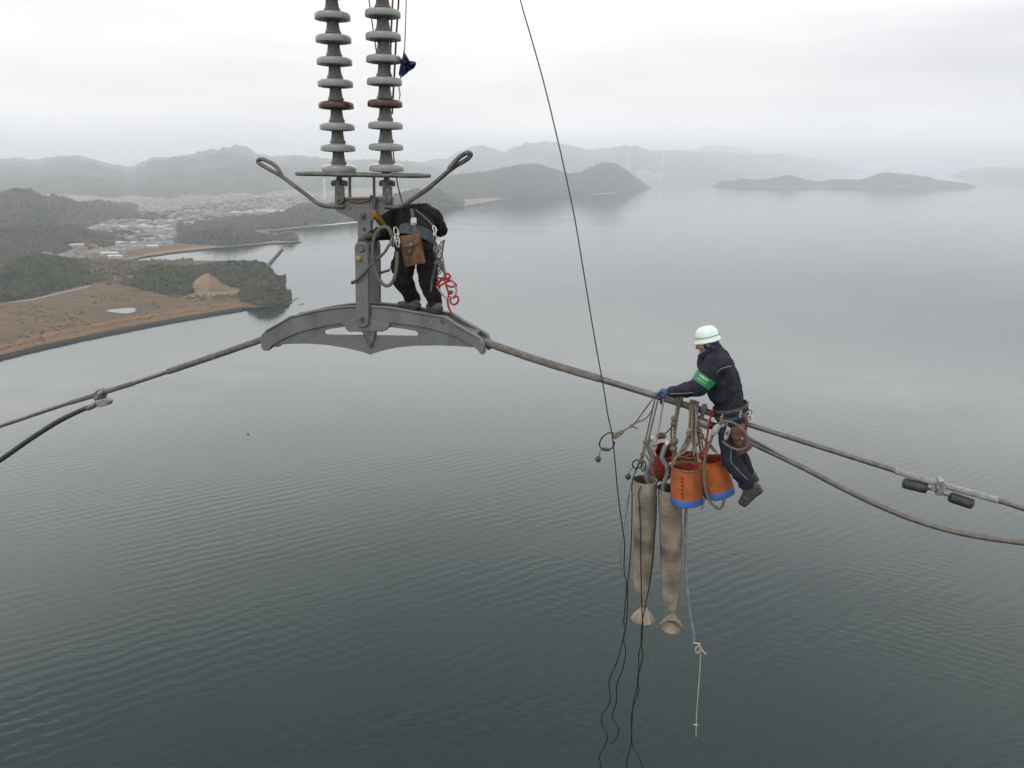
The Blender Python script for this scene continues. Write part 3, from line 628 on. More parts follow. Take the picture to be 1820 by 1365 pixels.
for x, y0, y1, l in ((383, 455, 468, 'thin grey mast on the wooded crest, left of the taller leaning one'), (416.5, 445, 466, 'thin grey leaning mast above the woods near the jetty')):
    B = G(x, y1+14, 6); T = atY(x+1.5, y1, B.y); T2 = atY(x-1.5 if x > 400 else x, y0, B.y)
    th_ = thing('mast', B, l, 'mast')
    MB().tube([B, T, T2], [.45, .4, .3], 6, 2).build('pole', stone_m, th_)
    q = B.lerp(T2, .9); MB().tube([q-V((2, 0, 0)), q+V((2, 0, 0))], .25, 6).build('crossbar', stone_m, th_)

# ------------------------------------------------------------------ haze
mb = MB(); mb.box((0, 24000, 274.5), V((55000, 0, 0)), V((0, 25500, 0)), V((0, 0, 275.5)))
hz = mb.build('haze', [], smooth=False); hm = bpy.data.materials.new('sea haze'); hm.use_nodes = True; t = hm.node_tree; t.nodes.clear()
pv = N(t, 'ShaderNodeVolumePrincipled'); pv.inputs['Color'].default_value = (0.90, 0.945, 1.0, 1); pv.inputs['Density'].default_value = 1.3e-4; pv.inputs['Anisotropy'].default_value = 0.6
ou = N(t, 'ShaderNodeOutputMaterial'); t.links.new(pv.outputs[0], ou.inputs['Volume']); hz.data.materials.append(hm)
tag(hz, 'pale even sea haze over the whole bay', 'haze', None, 'stuff')
# ================================================================== the near things, all hanging in the span's own plane
def KK(pts, off=0.0): return [K(x, y, off) for x, y in pts]
PX = mpp(C0)                                    # metres per photograph pixel at the hanger

# ------------------------------------------------------------------ insulator strings
def insulator_string(px0, py0, px_top, py_top, nunits, label):
    B = K(px0, py0, 0.0)
    lo_, hi_ = 0.0, 4.0
    for _ in range(50):
        md = (lo_+hi_)/2
        if proj(B+ZUP*md)[1] > py_top: lo_ = md
        else: hi_ = md
    pitch = lo_/7.0
    top = K(px_top, py_top, 0.0); lean = (top-(B+ZUP*lo_)); lean.z = 0; axis = (ZUP*lo_+lean*0.9).normalized()
    k = mpp(B); t = thing('insulator_string', B, label, 'insulator', 'long insulator strings holding up the clamp')
    R = 30.3*k
    disc = [(0.33*R, -.14*R), (.55*R, -.13*R), (.60*R, -.22*R), (.66*R, -.11*R), (.78*R, -.11*R), (.83*R, -.20*R), (.88*R, -.11*R), (.955*R, -.12*R), (.985*R, -.17*R), (R, -.12*R), (R, 0.05*R), (.985*R, .12*R), (.93*R, .175*R), (.80*R, .215*R), (.6*R, .25*R), (.40*R, .285*R)]
    cap = [(.2*R, .27*R), (.43*R, .27*R), (.46*R, .31*R), (.46*R, .36*R), (.41*R, .43*R), (.375*R, .55*R), (.345*R, .75*R), (.325*R, 1.0*R), (.30*R, 1.08*R), (.16*R, 1.10*R), (.10*R, 1.25*R)]
    d0 = c0 = None
    for i in range(nunits):
        o = B+axis*(pitch*i)
        if i == 3:
            d = MB().lathe(o, axis, disc, 40).build('disc', porcb, t); d['label'] = 'brown glazed disc among the grey ones'
        elif d0 is None: d = d0 = MB().lathe(o, axis, disc, 40).build('disc', porc, t)
        else: d = d0.copy(); COL.objects.link(d); d.parent = t; d.location = axis*(pitch*i)
        if c0 is None: c0 = MB().lathe(o, axis, cap, 28).build('cap', capm, t)
        else: c = c0.copy(); COL.objects.link(c); c.parent = t; c.location = axis*(pitch*i)
    MB().lathe(B, axis, [(.30*R, -.12*R), (.26*R, -.30*R), (.17*R, -.34*R), (.15*R, -.85*R)], 20).build('pin', capm, t)
    return B
insulator_string(602.5, 300.5, 591.0, 29.5, 9, 'left one of the two hanging strings of grey insulator discs')
insulator_string(687.0, 299.0, 680.5, 24.5, 9, 'right one of the two hanging strings of grey insulator discs')

# ------------------------------------------------------------------ yoke with horns and ring
yk = thing('yoke', K(655, 372), 'grey steel yoke plate with two looped horns under the insulators', 'yoke')
yo = KK([(594, 352), (595, 372), (600, 377), (613, 382.5), (629, 389.5), (636, 395), (658, 395), (665, 389), (677, 383), (696, 372), (697, 351), (680, 350), (679, 355), (612, 354.5), (611, 350), (597, 349)], -0.022)
hole = lambda x, y, r, off: KK([(x+r*math.cos(a*math.pi/4), y+r*math.sin(a*math.pi/4)) for a in range(8)], off)
MB().prism(yo, 0.044, [hole(620, 356.6+2, 1.3, -.022), hole(670.5, 356.6+2, 1.3, -.022)]).build('plate', galv, yk, bevel=0.006)
MB().tube(KK([(613, 353), (680, 352)], -0.026), 2.2*PX, 8, 1).build('rib', galv, yk)
for x0 in (594.5, 679.5):
    for off in (-0.06, 0.036):
        st = KK([(x0, 356), (x0, 333), (x0+2, 329), (x0+14, 329), (x0+16.5, 333), (x0+16.5, 356), (x0+13, 362), (x0+3, 362)], off)
        MB().prism(st, 0.024, [hole(x0+8, 337.5, 1.6, off)]).build('clevis_strap', galvd, yk, bevel=0.005)
    # crosswise clevis under the insulator pin
    MB().box(K(x0+8, 325, 0), ALONG*(6.5*PX), NRM*0.052, ZUP*(5*PX)).build('clevis_block', galvd, yk, bevel=0.012)
    MB().tube([K(x0-3.5, 326.5, 0), K(x0+21, 325.5, 0)], 2.6*PX, 12, 1).build('bolt', galvd, yk)
    for xx in (x0-2, x0+19.5): MB().tube([K(xx-2.2, 326, 0), K(xx+2.2, 326, 0)], 5.2*PX, 6, 1).build('nut', galvd, yk, bevel=0.004)
    MB().tube([K(x0+8, 317, 0), K(x0+8, 327, 0)], 5.2*PX, 14, 1).build('socket', galvd, yk, bevel=0.005)
    q = K(x0+4, 355, -0.066); MB().tube([q, q+NRM*0.14], 4.4*PX, 6, 1).build('bolt', galv, yk, bevel=0.004)
    q = K(x0+4, 355, -0.083); MB().tube([q, q+NRM*0.02], 2.6*PX, 12, 1).build('washer', galvd, yk, bevel=0.003)
for x, y in ((608, 369.5), (621, 369.5), (604, 371)):
    q = K(x, y, -0.034); MB().tube([q, q+NRM*0.07], 2.4*PX, 6, 1).build('bolt', galvd, yk)
MB().tube(KK([(622, 357.5), (640, 359), (657, 356)], -0.03), 2.2*PX, 8, 3).build('tie_bar', M('rusty bar', (0.14, 0.085, 0.045), .8, 0, (0.08, 0.05, 0.03), 30, 4), yk)
q = K(642, 383, -0.05); MB().tube([q, q+NRM*0.1], 6.3*PX, 20, 1).build('washer', galv, yk, bevel=0.004)
q = K(642, 383, -0.068); MB().tube([q, q+NRM*0.14], 4.2*PX, 6, 1).build('bolt', galvd, yk, bevel=0.004)
hl_ = [(612, 366.5), (598, 367), (585, 367), (575, 365.5), (564, 361), (545, 346.5), (505, 316.5), (496.5, 310.5), (484, 304), (470, 296), (461, 290.5), (458.2, 286.5), (461, 283.6), (467, 283), (475, 286), (485, 291.5), (493, 298.5), (498, 306.5), (501, 313)]
MB().tube(KK(hl_, -0.03), 3.5*PX, 12, 6).build('horn', rodm, yk)
hr_ = [(684, 367.5), (700, 368), (711, 366.5), (722, 361), (740, 349), (760, 335.5), (790, 310), (800, 302), (812, 293.5), (825, 286.5), (834, 279.5), (836.8, 274.5), (834, 271.8), (829, 272), (820, 277), (810, 285.5), (803, 293.5), (797, 302)]
pts = [K(x, y, -0.03 - 0.10*max(0, (i-11))/4*(1 if i < 14 else 0.4)) for i, (x, y) in enumerate(hr_)]
MB().tube(pts, 3.7*PX, 12, 6).build('horn', rodm, yk)
c = K(644.5, 310.5, 0); hl2, hw, rr = 113*PX, 0.17, 0.07
ring = []
for sx_, sy_, a0 in ((1, 1, 0), (-1, 1, 90), (-1, -1, 180), (1, -1, 270)):
    for k in range(6):
        a = math.radians(a0+k*18); ring.append(c+ALONG*(sx_*(hl2-rr)+rr*math.cos(a))+NRM*(sy_*(hw-rr)+rr*math.sin(a)))
ring.append(ring[0]); MB().tube(ring, 3.4*PX, 10, 1, caps=False).build('ring', rodm, yk)
for x in (621.5, 664.5):
    MB().tube([K(x, 313, 0)-NRM*hw, K(x, 313, 0)+NRM*hw], 2.0*PX, 8, 1).build('ring_crossbar', rodm, yk)
    MB().tube([K(x, 312, 0), K(x+.6, 357, 0)], 2.5*PX, 8, 1).build('ring_strut', rodm, yk)

# ------------------------------------------------------------------ hanger and clamp
hg = thing('hanger', K(655, 480), 'tall grey steel hanger link between yoke and curved clamp', 'hanger')
up = KK([(635, 390), (635.5, 420), (635, 440), (637, 447), (657, 447), (658.5, 440), (658.5, 392), (655, 378), (648, 374), (638, 376)], -0.02)
MB().prism(up, 0.06, [KK([(645, 407), (649, 406), (650, 411), (647, 413)], -0.02)]).build('upper_plate', galv, hg, bevel=0.006)
for off in (-0.208, 0.078):
    s_ = KK([(629.5, 440), (631, 434), (635, 430.5), (645, 430), (650, 433), (653, 439), (654, 470), (655, 573), (652, 579), (646, 582), (638, 582), (633, 577), (632, 560), (630.5, 470)], -0.208)
    MB().prism([p+NRM*(off+0.208)*0.92 for p in s_], 0.050).build('strap', galv, hg, bevel=0.008)
q = K(641, 440, -0.225); MB().tube([q, q+NRM*0.37], 7.5*PX, 18, 1).build('bolt', galvd, hg, bevel=0.006)
q = K(636, 460, -0.235); MB().lathe(q, NRM, [(0.001, -.01), (4.5*PX, 0), (5.2*PX, .015), (5.0*PX, .04)], 18).build('indicator_cap', yellow, hg)
CB_O = Z2((75, 1205), (78, 1185), (92, 1168), (112, 1155), (200, 1105), (240, 1082), (256, 1070), (275, 1064), (300, 1062), (318, 1058), (380, 1041), (480, 1022), (580, 1009), (660, 1004), (735, 1005), (850, 1014), (960, 1030), (1060, 1048), (1165, 1066), (1195, 1072), (1215, 1084), (1240, 1102), (1300, 1138), (1380, 1182), (1410, 1203), (1424, 1235), (1434, 1285), (1426, 1300), (1414, 1296), (1403, 1282), (1390, 1266), (1330, 1225), (1260, 1190), (1190, 1164), (1100, 1140), (1000, 1122), (870, 1106), (850, 1120), (835, 1146), (815, 1157), (615, 1157), (598, 1142), (572, 1110), (460, 1128), (380, 1146), (310, 1164), (230, 1198), (150, 1240), (135, 1262), (118, 1276), (98, 1274), (84, 1256))
WB_O = Z2((140, 1210), (300, 1140), (570, 1097), (870, 1097), (1150, 1130), (1300, 1185), (1395, 1258), (1330, 1254), (1250, 1248), (1130, 1245), (1000, 1248), (900, 1258), (800, 1280), (760, 1294), (740, 1303), (718, 1294), (690, 1284), (600, 1262), (480, 1242), (350, 1233), (230, 1236), (135, 1250))
H1 = Z2((452, 1168), (458, 1155), (500, 1144), (590, 1131), (600, 1150), (612, 1158), (690, 1160), (702, 1184), (467, 1181))
H2 = Z2((772, 1186), (772, 1160), (815, 1158), (836, 1146), (846, 1131), (960, 1147), (1015, 1158), (1030, 1172), (1026, 1188))
cl = thing('suspension_clamp', K(655, 570), 'broad curved grey steel clamp gripping the power cable, worker standing on it', 'clamp')
for k_, (o1, o2) in enumerate(((-0.155, 0.05), (0.055, 0.05))):
    sh = NRM*(o1+0.155)
    a = [p+sh for p in KK(CB_O, -0.155)]; MB().prism(a, 0.075).build('side_plate', galv, cl, bevel=0.005)
MB().prism([p+NRM*0.02 for p in KK(WB_O, -0.155)], 0.035, [[p+NRM*0.02 for p in KK(H1, -0.155)], [p+NRM*0.02 for p in KK(H2, -0.155)]]).build('web', galv, cl, bevel=0.004)
# rolled top flange bead of the front plate, wedge, hub and bolts
top = Z2((112, 1155), (200, 1105), (240, 1082), (256, 1070), (275, 1064), (318, 1058), (380, 1041), (480, 1022), (580, 1009), (660, 1004), (735, 1005), (850, 1014), (960, 1030), (1060, 1048), (1165, 1066), (1195, 1072), (1240, 1102), (1300, 1138), (1380, 1182), (1410, 1203))
for sh in (0, 0.21):
    MB().tube([p+NRM*(sh-.004) for p in KK(top, -0.155)], 1.9*PX, 8, 3).build('flange_bead', galv, cl)
MB().prism(KK(Z2((585, 1118), (612, 1100), (650, 1075), (655, 1050), (735, 1050), (745, 1080), (790, 1108), (862, 1116), (845, 1148), (815, 1160), (612, 1160), (595, 1145)), -0.175), 0.03).build('hub', galv, cl, bevel=0.008)
MB().prism(KK(Z2((690, 1155), (770, 1155), (770, 1190), (752, 1240), (745, 1262), (735, 1250), (712, 1200)), -0.165), 0.05).build('wedge', galvd, cl, bevel=0.008)
q = K(640, 567, -0.222); MB().tube([q, q+NRM*0.42], 6.0*PX, 18, 1).build('washer', galv, cl, bevel=0.004)
q = K(640, 567, -0.250); MB().tube([q, q+NRM*0.49], 3.7*PX, 6, 1).build('bolt', galvd, cl, bevel=0.004)
q = K(785, 572, -0.166); MB().tube([q, q+NRM*0.02], 4*PX, 14, 1).build('plug', galvd, cl)
MB().tube(KK([(478, 596), (560, 570), (655, 559), (760, 569), (850, 597)], 0.0), 9*PX, 12, 8).build('saddle', galvd, cl)

# ------------------------------------------------------------------ the power cable
cbp = [(-170, 812), (-60, 777), (0, 757.5), (105, 722), (160, 705), (240, 680), (297, 661), (380, 633), (466, 603.5), (560, 572), (655, 560), (755, 570), (862, 608), (960, 641.5), (1065, 673), (1160, 702), (1270, 736), (1340, 757.5), (1450, 792), (1590, 836), (1680, 863), (1770, 888), (1820, 904), (1930, 938), (2040, 970)]
cbl = thing('power_cable', K(655, 568), 'thick stranded power cable sloping down on both sides of the steel clamp', 'cable')
CP = KK(cbp)
MB().tube(CP, 0.0262, 24, 14, strands=12, twist=40, depth=0.10).build('conductor', alum, cbl)
def along(pxa, pxb, n=24):       # sampled stretch of the cable between two picture columns
    out = []
    for i in range(n+1):
        x = pxa+(pxb-pxa)*i/n
        j = max(k for k in range(len(cbp)-1) if cbp[k][0] <= x)
        def cr_(t, a, b, c_, d): return 0.5*((2*b)+(c_-a)*t+(2*a-5*b+4*c_-d)*t*t+(3*b-a-3*c_+d)*t**3)
        P4 = [CP[max(j-1, 0)], CP[j], CP[j+1], CP[min(j+2, len(CP)-1)]]; t = (x-cbp[j][0])/(cbp[j+1][0]-cbp[j][0])
        out.append(cr_(t, *P4))
    return out
for a, b, r, s_, m in ((299, 470, 0.038, 14, alum), (858, 1066, 0.0405, 14, alum), (122, 238, 0.0315, 14, alum), (1066, 1272, 0.0335, 0, alum), (1590, 1772, 0.0325, 14, alul)):
    P = along(a, b, 60)
    MB().tube(P, r, 42 if s_ else 16, 1 if not s_ else 2, strands=s_, twist=22 if s_ else 0, depth=0.13).build('armour_rods', m, cbl)

# jumper on the left with its clamp
jp = thing('jumper_cable', K(178, 713), 'thick black covered jumper cable sagging from the left end of the power cable', 'cable')
MB().tube(KK([(-190, 945), (-60, 858), (0, 818), (50, 783), (100, 751), (140, 731), (166, 721)], -0.05), [.034]*5+[.031, .026], 14, 8).build('covered_conductor', rubber, jp)
MB().tube(KK([(156, 726), (172, 718.5)], -0.05), 5.2*PX, 14, 1).build('sleeve', alum, jp)
MB().prism(KK([(168, 713), (186, 708.5), (193, 710), (195, 714), (192, 720), (178, 724), (170, 722)], -0.085), 0.07).build('palm_plate', alul, jp, bevel=0.012)
MB().prism(KK([(167, 697), (172, 692.5), (178, 695), (180, 705), (177, 713), (169, 715), (165, 708)], -0.055), 0.11).build('clamp_jaw', alum, jp, bevel=0.012)
for x, y in ((174, 700), (170, 706), (188, 714)):
    q = K(x, y, -0.10); MB().tube([q, q+NRM*0.06], 3.2*PX, 6, 1).build('bolt', alul, jp)
MB().tube([K(174, 698, 0), K(175.5, 690.5, 0)], 2.0*PX, 8, 1).build('bolt', alul, jp)

# lower festoon cable on the right
lp = thing('festoon_cable', K(1255, 750), 'slack lower cable hanging beneath the power cable on the right side', 'cable')
MB().tube(KK([(1258, 752), (1300, 771), (1337, 788), (1370, 803.5), (1430, 832.5), (1500, 869), (1570, 902), (1640, 929), (1720, 950), (1820, 965), (1900, 973), (2000, 979)], 0.0), 0.028, 22, 10, strands=11, twist=38, depth=0.1).build('conductor', alum, lp)
MB().tube(KK([(1330, 777), (1345, 785), (1372, 800), (1400, 815)], -0.02), 0.012, 8, 6).build('binding_strand', alum, lp)
k2 = mpp(K(1250, 748))
MB().tube(KK([(1238.5, 746.5), (1262, 756)], -0.02), 9.0*k2, 22, 1).build('end_tube', alul, lp, bevel=0.008)
MB().tube(KK([(1262, 755), (1285, 764)], -0.02), 7.0*k2, 22, 1).build('sleeve', rubber, lp)
MB().prism(KK([(1248, 722.5), (1255, 723), (1256.5, 728), (1252, 738), (1250, 747), (1242, 744), (1245, 734), (1245.5, 727)], -0.07), 0.12).build('hanger_strap', galv, lp, bevel=0.01)

# vibration damper
vd = thing('vibration_damper', K(1670, 868), 'dumbbell vibration damper with two dark weights under the right cable', 'damper')
k3 = mpp(K(1670, 868))
for (a, b) in (((1604.5, 858), (1648, 868.5)), ((1687, 882.5), (1729.5, 896.5))):
    A, B = K(*a), K(*b); d_ = (B-A); L = d_.length; d_.normalize(); r = 9.6*k3
    MB().lathe(A, d_, [(0.001, 0), (.6*r, 0), (.92*r, .15*r), (r, .5*r), (r, L*.45), (.95*r, L*.47), (r, L*.5), (r, L-.5*r), (.92*r, L-.15*r), (.6*r, L), (0.001, L)], 24).build('weight', rubber, vd)
MB().tube(KK([(1640, 866.5), (1655, 870), (1672, 877), (1682, 880), (1692, 884)]), 2.0*k3, 10, 5).build('messenger_wire', galvd, vd)
MB().prism(KK([(1665, 863), (1678, 864), (1681, 868), (1678, 876), (1674, 883), (1668, 882), (1662, 879), (1665, 871)], -0.05), 0.10).build('clamp_body', alul, vd, bevel=0.01)
MB().prism(KK([(1671, 854), (1678, 855), (1681, 860), (1678, 866), (1669, 866), (1668, 860)], -0.062), 0.124).build('keeper', alul, vd, bevel=0.01)
for x, y in ((1675, 858), (1671, 872), (1659, 871)):
    q = K(x, y, -0.085); MB().tube([q, q+NRM*0.05], 3.2*k3, 6, 1).build('bolt', alul, vd)

# ------------------------------------------------------------------ lines near the right insulator and the blue cloth
def line(name, label, cat, pts, off, r, mat, n=7, sm=6, group=None):
    P = [K(p[0], p[1], off if len(p) < 3 else p[2]) for p in pts]
    o = MB().tube(P, r, n, sm).build(name, mat, loc=P[0]); return tag(o, label, cat, group)
line('rope', 'thin brown rope running up just right of the right insulator string', 'rope', [(709, -60), (708.5, 0), (704.5, 60), (702, 112), (700, 150), (698.5, 174), (697, 203)], 0.22, .010, M('brown rope', (0.10, 0.055, 0.035), 0.9))
line('rope', 'thin dark line slanting down left of the right insulator string', 'rope', [(650, -60), (656, 0), (660, 30), (668, 85), (674, 120), (690, 190), (704, 312), (716, 364)], 0.28, .007, M('dark red line', (0.16, 0.03, 0.025), 0.9))
st = MB(); Pa = KK([(700, -60), (698, 0), (696, 40), (694, 94), (692, 140)], 0.26)
st.tube(Pa, .013, 4, 4); tag(st.build('strap', strap_t, loc=Pa[0]), 'tan webbing strap behind the right insulator string', 'strap')
line('cord', 'thin grey cord carrying the blue cloth right of the insulators', 'cord', [(724, -60), (722, 0), (721, 40), (719.5, 78), (718.5, 92), (716.5, 112), (712.5, 137), (709, 152), (711, 168), (709, 177)], 0.05, .006, M('pale grey cord', (0.22, 0.22, 0.21), 0.9))
co = Z1b((1345, 676), (1362, 712), (1382, 742), (1405, 785), (1432, 822), (1470, 824), (1502, 832), (1518, 856), (1505, 890), (1482, 922), (1442, 948), (1415, 962), (1390, 990), (1355, 1020), (1312, 1046), (1285, 1020), (1278, 985), (1296, 890), (1318, 810), (1336, 740))
cx = sum(p[0] for p in co)/len(co); cy = sum(p[1] for p in co)/len(co); mb = MB(); n = len(co); vs = []
for s_ in (1.0, 0.8, 0.5, 0.2):
    for side in (-1, 1):
        for i, (x, y) in enumerate(co):
            fold = 0.035*math.sin(i*1.9+s_*6)+0.03*math.sin(x*0.55)
            vs.append(K(cx+(x-cx)*s_, cy+(y-cy)*s_, 0.05+fold+side*(0.004+0.05*math.sqrt(1-s_))))
for a in range(3):
    for side in (0, 1):
        for i in range(n):
            p = (a*2+side)*n; q = ((a+1)*2+side)*n; mb.f.append((p+i, p+(i+1) % n, q+(i+1) % n, q+i))
mb.f += [tuple(6*n+i for i in range(n)), tuple(7*n+i for i in range(n))]
for i in range(n): mb.f.append((i, (i+1) % n, n+(i+1) % n, n+i))
mb.v = vs; tag(mb.build('cloth', bluecl, loc=vs[0]), 'crumpled dark blue cloth tied to a cord beside the insulators', 'cloth')

# ================================================================== people
def hand(mb, wrist, knuckle, up, across, k=1.0, curl=0.9):
    """palm, four unequal bent fingers and a side thumb; `across` runs over the knuckles from index to little finger"""
    f_ = (knuckle-wrist).normalized(); ac = across.normalized(); dn = -up.normalized()
    mb.capsule(wrist+f_*.01*k, knuckle-f_*.012*k, .030*k, .026*k, 12, 1.5, ac)
    for i, (o, L) in enumerate(((-1.5, .95), (-.5, 1.05), (.5, 1.0), (1.5, .78))):
        b0 = knuckle+ac*(o*.021*k); d1 = (f_*math.cos(curl*.5)+dn*math.sin(curl*.5)); d2 = (f_*math.cos(curl*1.5)+dn*math.sin(curl*1.5)); d3 = (f_*math.cos(curl*2.4)+dn*math.sin(curl*2.4))
        p1 = b0+d1*.042*L*k; p2 = p1+d2*.032*L*k; p3 = p2+d3*.022*L*k
        mb.capsule(b0, p1, .0115*k, .0108*k, 8); mb.capsule(p1, p2, .0108*k, .0098*k, 8); mb.capsule(p2, p3, .0098*k, .0085*k, 8)
    t0 = wrist+f_*.03*k-ac*.03*k; t1 = t0+(f_*.6-ac*.5+dn*.5).normalized()*.042*k; t2 = t1+(f_*.5+dn*.9+ac*.25).normalized()*.032*k
    mb.capsule(t0, t1, .015*k, .0125*k, 8); mb.capsule(t1, t2, .0125*k, .0105*k, 8)

# ---- worker sitting on the cable, facing left along it (his left side towards us)
FWD = -ALONG; LEFT = -NRM
pb = K(1298, 748, 0.0)
kb = mpp(pb)
hipL, hipR = K(1295, 763, -.12), K(1300, 760, .12)
kneeL, ankL = K(1299, 818, -.24), K(1331, 862, -.20)
kneeR, ankR = K(1312, 802, .26), K(1330, 842, .24)
shL, shR = K(1272, 647, -.20), K(1277, 643, .18)
elL, wrL, knL = K(1241, 689, -.27), K(1192, 697, -.10), K(1177, 695, -.05)
elR, wrR, knR = K(1243, 688, .26), K(1196, 700, .12), K(1183, 703, .07)
neck, headc = K(1265, 624, 0.0), K(1258, 605, 0.0)
chest, belly = K(1284, 668, 0), K(1294, 712, 0)
HUP = (ZUP+ALONG*0.02-FWD*0.0).normalized(); HF = (FWD*0.96-ZUP*0.27).normalized(); HU = (ZUP-HF*ZUP.dot(HF)).normalized()
body = MB()
body.ellipsoid(headc, HF*.098, LEFT*.076, HU*.118, 24, 16)
body.ellipsoid(headc-HU*.055+HF*.028, HF*.072, LEFT*.060, HU*.072, 20, 12)          # jaw
face = headc+HF*.098
body.capsule(face-HU*.005-HF*.006, face-HU*.044+HF*.010, .010, .015, 10)            # nose
body.capsule(face-HU*.075-HF*.010-LEFT*.02, face-HU*.075-HF*.010+LEFT*.02, .009, .009, 8)
body.capsule(face-HU*.088-HF*.012-LEFT*.018, face-HU*.088-HF*.012+LEFT*.018, .009, .009, 8)   # lips
body.ellipsoid(face-HU*.112-HF*.018, HF*.024, LEFT*.026, HU*.02, 10, 8)               # chin
for s_ in (-1, 1):
    body.ellipsoid(headc+LEFT*(s_*.076)-HU*.02-HF*.005, HF*.026, LEFT*.012, HU*.034, 10, 8)   # ears
    body.capsule(face-HF*.012+LEFT*(s_*.02)+HU*.016, face-HF*.024+LEFT*(s_*.052)+HU*.012, .009, .008, 8)  # brow
    body.capsule(face-HF*.02+LEFT*(s_*.045)-HU*.035, face-HF*.035+LEFT*(s_*.055)-HU*.04, .02, .018, 8)   # cheek
body.capsule(headc-HU*.07-HF*.02, neck-ZUP*.06, .058, .062)
body.capsule(chest+ZUP*.05, belly, .10, .095, 16, 1.3, NRM); body.capsule(belly, pb, .095, .10, 16, 1.3, NRM)
for a, b, c_, d_ in ((shL, elL, wrL, knL), (shR, elR, wrR, knR)):
    body.capsule(chest+ZUP*.08, a, .06, .05); body.capsule(a, b, .052, .042); body.capsule(b, c_, .042, .03)
    hand(body, c_, d_, ZUP, NRM if a is shL else -NRM, 0.95)
for a, b, c_ in ((hipL, kneeL, ankL), (hipR, kneeR, ankR)):
    body.capsule(a, b, .078, .05); body.capsule(b, c_, .05, .03); body.capsule(c_, c_-ZUP*.03, .03, .03)
pB = body.build('person', skin, loc=pb)
r_ = pB.modifiers.new('remesh', 'REMESH'); r_.mode = 'VOXEL'; r_.voxel_size = .006; r_.use_smooth_shade = True
s_ = pB.modifiers.new('smooth', 'SMOOTH'); s_.iterations = 2
tag(pB, 'person in navy jacket and pale helmet sitting astride the right cable, gripping it', 'person')
jk = MB()
jk.capsule(K(1278, 650, 0), K(1284, 672, 0), .140, .160, 18, 1.42, NRM)
jk.capsule(K(1284, 672, 0), K(1287, 692, 0), .162, .170, 18, 1.25, NRM)
jk.capsule(K(1287, 692, 0), K(1295, 706, 0), .168, .146, 18, 1.25, NRM)
jk.capsule(K(1276, 634, 0), K(1268, 621, 0), .104, .080, 16, 1.1, NRM)              # collar
jk.capsule(K(1262, 629, 0), K(1243, 632, 0), .060, .022, 14, 1.5, NRM)
jk.capsule(K(1244, 633, 0), K(1250, 650, 0), .024, .06, 12, 1.6, NRM)
for a, b, c_, sgn in ((shL, elL, wrL, -1), (shR, elR, wrR, 1)):
    jk.capsule(K(1279, 650, sgn*.08), a+ZUP*-.01, .125, .108); jk.capsule(a, b, .110, .088); jk.capsule(b, b.lerp(c_, .95), .088, .054)
jacket = cloth(jk, 'jacket', navy, pB, .010, 6, .030)
tr = MB()
tr.capsule(K(1297, 724, 0), K(1301, 752, 0), .142, .140, 18, 1.2, NRM)
for a, b, c_, ra, rk, rl in ((hipL, kneeL, ankL, .108, .092, .075), (hipR, kneeR, ankR, .11, .085, .072)):
    tr.capsule(a, b, ra, rk); tr.capsule(b, b.lerp(c_, .92), rk, rl)
trousers = cloth(tr, 'trousers', navy, pB, .010, 5, .026)
for kne, an, toe, heel, m in ((kneeL, ankL, K(1319, 892, -.22), K(1344, 866, -.19), boot), (kneeR, ankR, K(1318, 862, .26), K(1338, 846, .24), boot)):
    bt = MB(); bt.capsule(an.lerp(kne, .34), an, .070, .062); bt.capsule(an, heel, .062, .045)
    bt.capsule(heel, toe, .046, .038, 14, 1.15, NRM); bt.capsule(an, toe.lerp(heel, .35), .056, .046, 14, 1.1, NRM); bt.capsule(toe.lerp(heel, .25), toe, .05, .036, 14, 1.15, NRM)
    bo = cloth(bt, 'boot', m, pB, .007, 4, .006)
    sl = MB(); dv = (toe-heel).normalized(); nv = dv.cross(NRM).normalized(); nv = nv if nv.dot(an-heel) < 0 else -nv
    sl.capsule(heel+nv*.036, toe+nv*.03, .03, .03, 12, 1.5, NRM); sl.capsule(heel+nv*.052, heel+nv*.045+dv*.05, .026, .026, 12, 1.4, NRM)
    so = cloth(sl, 'sole', rubber, bo, .006, 2, 0)
hb = MB(); hb.ellipsoid(headc-HU*.01-HF*.012, HF*.094, LEFT*.084, HU*.118, 24, 16); hb.capsule(headc-HU*.06-HF*.02, neck, .078, .082)
cloth(hb, 'hood', hood, pB, .006, 3, .006)
ft = MB(); ft.ellipsoid(headc-HU*.048+HF*.046, HF*.062, LEFT*.060, HU*.056, 20, 14); ft.capsule(face-HU*.012-HF*.004, face-HU*.05+HF*.016, .011, .017, 10)
ft.ellipsoid(face-HU*.03-HF*.015, HF*.02, LEFT*.05, HU*.028, 12, 8); ft.capsule(face-HU*.082-HF*.012-LEFT*.018, face-HU*.082-HF*.012+LEFT*.018, .011, .011, 8)
ft.ellipsoid(face-HU*.108-HF*.02, HF*.028, LEFT*.03, HU*.024, 12, 8)
cloth(ft, 'face', skin, pB, .004, 2, 0)
hc = headc+HU*.016-HF*.002; hl3 = MB(); HF2 = (FWD*.965-ZUP*.26).normalized(); HU2 = (ZUP-HF2*ZUP.dot(HF2)).normalized(); vs = []; n = 40
prof = [(1.10, -.024), (1.085, -.012), (1.035, 0.0), (1.0, .010), (.985, .032), (.95, .060), (.89, .080), (.79, .097), (.63, .112), (.44, .121), (.22, .126), (.02, .128)]
for r_, h_ in prof:
    for k in range(n):
        a = 2*math.pi*k/n; fx = math.cos(a); lx = math.sin(a); vis = .022*max(0, fx)**3*max(0, (r_-1.0)/.16)
        lift = -.010*max(0, fx)*max(0, (r_-1)/.16)
        vs.append(hc+HF2*(fx*(.114*r_+vis))+LEFT*(lx*.098*r_)+HU2*(h_+lift))
